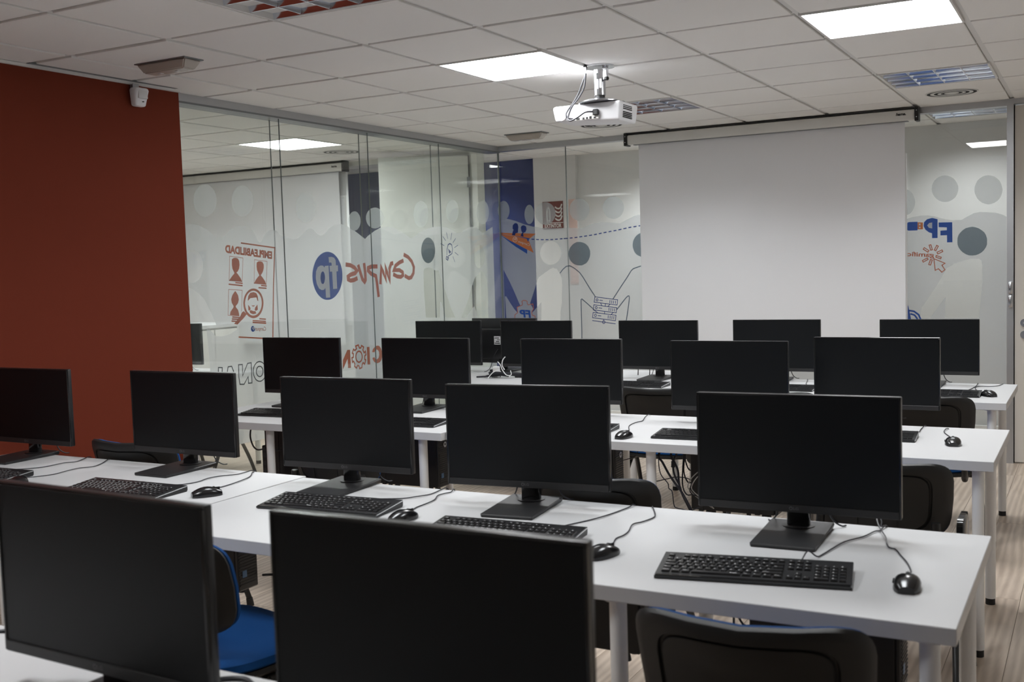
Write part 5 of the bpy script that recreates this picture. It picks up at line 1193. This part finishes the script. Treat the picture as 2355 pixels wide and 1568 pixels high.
# ------------------------------------------------------------------ small computers hung below the tables
def make_pc():
    L_, D_, H_ = .37, .095, .270
    r = empty('desktop_computer', (0, 0, 0))
    box('computer_case', -L_, -.014, -D_ / 2, D_ / 2, 0, H_, M['pc'], r, bev=.003)
    fp = box('front_panel', -.014, 0, -D_ / 2, D_ / 2, 0, H_, M['pc_front'], r, bev=.004)
    for k in range(24):
        z = .018 + k * .010
        box('grille_rib', -.002, .0022, -D_ / 2 + .006, D_ / 2 - .006, z, z + .0045, M['pc_front'], fp)
    bm = bmesh.new(); bm_cyl(bm, (.001, .008, .205), (.0045, .008, .205), .0135, n=24); obj('badge', bm, M['silver'], r, True)
    bm = bmesh.new(); bm_text(bm, 'hp', (.0048, .000, .199), (0, .016, 0), (0, 0, .014), bold=.03, shear=.25); obj('badge_lettering', bm, M['pc'], r)
    box('sticker', .002, .0032, -.030, -.010, .045, .068, M['sticker_blue'], r)
    for x in (-.30, -.06):
        for s in (-1, 1):
            bm = bmesh.new(); bm_cyl(bm, (x, s * .03, -.026), (x, s * .03, .002), .014, .009, n=12); obj('foot', bm, M['foot'], r, True)
        bm = bmesh.new(); t = .0025
        for q in ((-D_ / 2 - t, -D_ / 2, -t, H_ + .016), (D_ / 2, D_ / 2 + t, -t, H_ + .016), (-D_ / 2, D_ / 2, -t, 0)):
            bm_box(bm, x - .035, x - .015, q[0], q[1], q[2], q[3])
        obj('hanger_strap', bm, M['black'], r)
    for k, y in enumerate((-.02, .0, .02)):
        bm = bmesh.new(); bm_tube(bm, smooth_path([(-L_ + .002, y, .06 + k * .05), (-L_ - .03, y, .055 + k * .05), (-L_ - .055, y + .02, .10 + k * .05), (-L_ - .06, y + .06, .23)], 4), .003, 6); obj('plug_lead', bm, M['cable'], r, True)
    return r
PCS = [
 (.412, -1.340, 'small computer under the second row table showing a round silver badge'),
 (2.512, -1.335, 'small computer under the right end of the second row table, behind the chair'),
 (1.855, -1.340, 'small computer under the second row table just left of the chair back'),
 (1.052, .350, 'small computer under the third row table, its ribbed front left of a table leg'),
 (1.770, .350, 'small computer under the third row table beside the hanging bundle of cables'),
 (-.535, .330, 'small computer under the left end of the third row table'),
 (.135, .340, 'small computer under the third row table right of a table leg'),
 (-.300, -1.330, 'small computer under the left second row table'),
]
pc0 = make_pc()
for k, (x, y, lb) in enumerate(PCS):
    if k == 0: pc0.location = (x, y, .398); tag(pc0, lb, 'computer', 'small black computers hung under the tables')
    else: dup(pc0, (x, y, .398), 0, lb)

# ------------------------------------------------------------------ loose leads under and on the tables
cable('hanging_cable', [(1.331, .14, .683), (1.335, .10, .655), (1.351, .10, .632), (1.375, .10, .589), (1.403, .10, .549), (1.431, .10, .514), (1.471, .10, .443), (1.50, .12, .36), (1.53, .16, .2), (1.56, .2, .004)], .0048, M['cable'], 'thick black cable slanting down below the third row table, left strand', group='leads hanging below the third row table')
cable('hanging_cable', [(1.385, .12, .683), (1.389, .10, .658), (1.405, .10, .631), (1.417, .10, .600), (1.420, .10, .557), (1.427, .10, .521), (1.450, .11, .470), (1.49, .13, .36), (1.53, .18, .18), (1.57, .22, .004)], .0045, M['cable'], 'thick black cable below the third row table, middle strand curving down', group='leads hanging below the third row table')
cable('hanging_cable', [(1.412, .13, .683), (1.405, .10, .655), (1.398, .10, .635), (1.397, .10, .605), (1.405, .10, .575), (1.425, .10, .535), (1.435, .10, .50), (1.47, .12, .41), (1.51, .16, .25), (1.54, .2, .004)], .004, M['cable'], 'black cable with a thick ferrite lump below the third row table', group='leads hanging below the third row table')
bm = bmesh.new(); bm_cyl(bm, (1.3985, .098, .640), (1.397, .098, .615), .008, n=12); fo = obj('ferrite_core', bm, M['black'], None, True)
fo.parent = [o for o in COL.objects if o.name == 'hanging_cable.002'][0]
cable('hanging_cable', [(1.337, .12, .683), (1.338, .09, .643), (1.346, .09, .585), (1.376, .09, .549), (1.380, .09, .528), (1.394, .09, .515), (1.401, .09, .460), (1.413, .09, .449), (1.434, .09, .446), (1.467, .10, .441), (1.52, .16, .46)], .0022, M['cable'], 'thin crooked black lead below the third row table', group='leads hanging below the third row table')
cable('floor_lead', [(1.00, .42, .470), (1.098, .40, .467), (1.163, .40, .478), (1.204, .40, .485), (1.258, .40, .500), (1.294, .40, .510), (1.347, .39, .512), (1.40, .37, .50)], .0022, M['cable'], 'thin grey-black lead strung between two computers below the third row table')
cable('floor_lead', [(1.01, .42, .56), (1.07, .42, .575), (1.105, .43, .60), (1.12, .44, .683)], .0018, M['cable'], 'thin lead rising from the ribbed computer to the tabletop')
cable('floor_lead', [(1.015, .30, .58), (1.04, .28, .53), (1.06, .28, .50), (1.075, .28, .49)], .003, M['cable'], 'short black lead with a plug dangling beside the ribbed computer')
for k, (dx, dz) in enumerate(((0, 0), (.008, .01), (-.008, .014))):
    cable('coiled_lead', [(1.50 + dx, .20, .60), (1.462 + dx, .17, .55 + dz), (1.445 + dx, .16, .515 + dz), (1.455 + dx, .16, .495 + dz), (1.475 + dx, .17, .485), (1.50 + dx, .19, .46), (1.53, .21, .43)], .0022, M['cable_grey'] if k else M['cable'], ('black loop of a lead', 'grey inner loop of a lead', 'grey outer loop of a lead')[k] + ' coiled beside the computer under the third row', group='coiled leads beside the computer')
r = empty('power_strip', (-.86, .20, .46), label='black power strip hanging upright below the left end of the third row table', cat='power strip')
box('strip_body', -.021, .021, -.015, .015, -.06, .11, M['black'], r, bev=.004)
box('strip_foot', -.024, .024, -.016, .016, -.075, -.055, M['pc_front'], r, bev=.003)
box('strip_hook', -.006, .006, -.004, .004, .108, .226, M['black'], r)
for z in (-.02, .02, .06, .095):
    bm = bmesh.new(); bm_cyl(bm, (0, -.017, z), (0, -.0145, z), .012, n=16); obj('socket', bm, M['pc_front'], r, True)
cable('strip_cable', [(-.85, .18, .56), (-.90, .20, .545), (-.945, .22, .540), (-1.0, .25, .555), (-1.06, .3, .60), (-1.08, .35, .683)], .0045, M['cable'], 'thick black lead from the upright power strip towards the glass')
cable('strip_cable', [(-.84, .18, .548), (-.79, .2, .546), (-.72, .25, .546), (-.66, .30, .55)], .0040, M['cable'], 'thick black lead from the upright power strip to the computer beside it')
cable('strip_cable', [(-.86, .19, .40), (-.80, .2, .398), (-.74, .25, .405), (-.70, .30, .42)], .0035, M['cable'], 'black lead from the foot of the upright power strip')
cable('white_lead', [(.20, .36, .60), (.24, .33, .55), (.30, .30, .50), (.38, .30, .46), (.47, .32, .44)], .0032, M['cable_grey'], 'pale lead sagging below the third row table by the table seam')
cable('floor_lead', [(.43, -1.25, .52), (.50, -1.22, .50), (.58, -1.20, .46), (.68, -1.19, .44)], .0022, M['cable'], 'thin lead leaving the badge computer to the right')
cable('floor_lead', [(.42, -1.28, .43), (.50, -1.26, .44), (.60, -1.24, .47), (.75, -1.22, .52)], .0045, M['cable'], 'thick black cable leaving the foot of the badge computer')
cable('floor_lead', [(.10, -.62, .003), (.22, -.72, .003), (.35, -.75, .003), (.50, -.70, .003), (.7, -.6, .003)], .003, M['cable'], 'thin lead lying on the floor under the second row table')
cable('floor_lead', [(1.78, -1.55, .16), (1.75, -1.56, .10), (1.74, -1.60, .05), (1.73, -1.66, .004)], .0018, M['cable'], 'short blue-black lead hanging near the foreground chair')
cable('screen_lead', [(.30, 2.47, .98), (.295, 2.49, .85), (.28, 2.50, .72), (.27, 2.50, .3), (.27, 2.50, .003)], .003, M['cable'], 'thin lead dropping behind the farthest table, left of the monitor by the screen', group='leads behind the farthest table')
cable('screen_lead', [(.385, 2.47, .98), (.375, 2.50, .85), (.36, 2.50, .72), (.35, 2.50, .3), (.35, 2.50, .003)], .003, M['cable'], 'thin lead dropping behind the farthest table, nearer the monitor stand', group='leads behind the farthest table')
cable('nearest_table_lead', [(.84, -2.66, TOP + .004), (.90, -2.61, TOP + .004), (.94, -2.595, TOP + .004), (1.1, -2.62, TOP + .004)], .004, M['cable'], 'black lead at the rear edge of the nearest table, far left')
cable('nearest_table_lead', [(1.49, -2.66, TOP + .004), (1.53, -2.615, TOP + .004), (1.57, -2.60, TOP + .005), (1.62, -2.62, TOP + .004), (1.70, -2.62, TOP + .004)], .0045, M['cable'], 'black lead at the rear edge of the nearest table between the two big monitors')
# tangle of leads in the glass corner
rt = [(-.56, 2.12), (-.50, 2.15), (-.60, 2.2)]
for k in range(5):
    a = random.uniform(0, 6)
    cable('tangled_lead', [(-.72 + .05 * k, 2.12 + .02 * k, TOP + .006), (-.62, 2.10 + .03 * math.sin(a), TOP + .012 + .006 * k), (-.52, 2.14 + .04 * math.cos(a), TOP + .02 + .005 * k), (-.42, 2.18, TOP + .012 + .004 * k), (-.34 + .02 * k, 2.12, TOP + .006)], .0055, M['cable'],
          ('lowest', 'second', 'third', 'fourth', 'topmost')[k] + ' black lead of the tangle between the two far left monitors', group='black tangle in the glass corner')
cable('white_lead', [(-.60, 2.06, TOP + .005), (-.575, 2.08, TOP + .04), (-.545, 2.10, TOP + .055), (-.53, 2.12, TOP + .04)], .0028, M['label'], 'white lead arching at the left of the tangle in the glass corner')
cable('white_lead', [(-.555, 2.12, TOP + .11), (-.53, 2.11, TOP + .09), (-.505, 2.09, TOP + .06), (-.47, 2.08, TOP + .028), (-.435, 2.08, TOP + .03), (-.45, 2.10, TOP + .055)], .0028, M['label'], 'white lead looping at the right of the tangle in the glass corner')
cable('white_lead', [(-.487, 2.10, TOP + .145), (-.505, 2.10, TOP + .125), (-.512, 2.10, TOP + .09), (-.500, 2.11, TOP + .06)], .0034, M['label'], 'white lead standing up from the tangle in the glass corner')
r = empty('wall_plug', (-.59, 2.16, TOP + .045), label='white plug block among the tangled leads in the glass corner', cat='plug')
box('plug_body', -.022, .022, -.014, .014, -.044, .030, M['label'], r, bev=.004); box('plug_face', -.016, .016, -.016, -.013, -.01, .02, M['case'], r, bev=.001)

r = empty('reflection_strip', (-1.392, YC - .052, 0), label='narrow pale pink painted reflection on the corridor wall right of the red sign', cat='painted reflection')  # ribbed pink strip paints in a window reflection of the front glass
box('reflection_sheet', -.042, .042, -.006, 0, 1.27, 2.06, M['pink'], r, bev=.001)
for k in range(26): box('reflection_band', -.040, .040, -.0085, -.006, 1.285 + k * .0295, 1.300 + k * .0295, M['pink'], r)

# ------------------------------------------------------------------ the next room behind the left glass
table('computer_table', -4.30, -2.70, 1.52, 2.28, [(-2.755, 2.22), (-2.755, 1.58), (-4.24, 2.22), (-4.24, 1.58)], 'white table in the next room behind the glass')
dup(mon0, (-3.36, 2.02, TOP), 0, 'black monitor on the table of the next room')
dup(kb_far, (-3.30, 1.72, TOP), math.radians(2), 'keyboard on the table of the next room')
r = empty('cabinet', (-4.05, 2.90, 0), label='low white cabinet in the next room', cat='cabinet')
box('cabinet_body', -.28, .25, -.38, .34, .06, 1.00, M['white_wall'], r)
box('cabinet_top', -.30, .27, -.40, .36, 1.00, 1.03, M['table'], r, bev=.002)
for s in (-1, 1):
    dd = box('cabinet_door', .25, .268, min(s * .355, s * .006) - .02, max(s * .355, s * .006) - .02, .08, .985, M['case'], r, bev=.002)
    box('door_handle', .268, .282, s * .03 - .026, s * .03 - .014, .50, .62, M['alu'], dd)
box('plinth', -.26, .23, -.36, .32, 0, .06, M['alu_dark'], r)
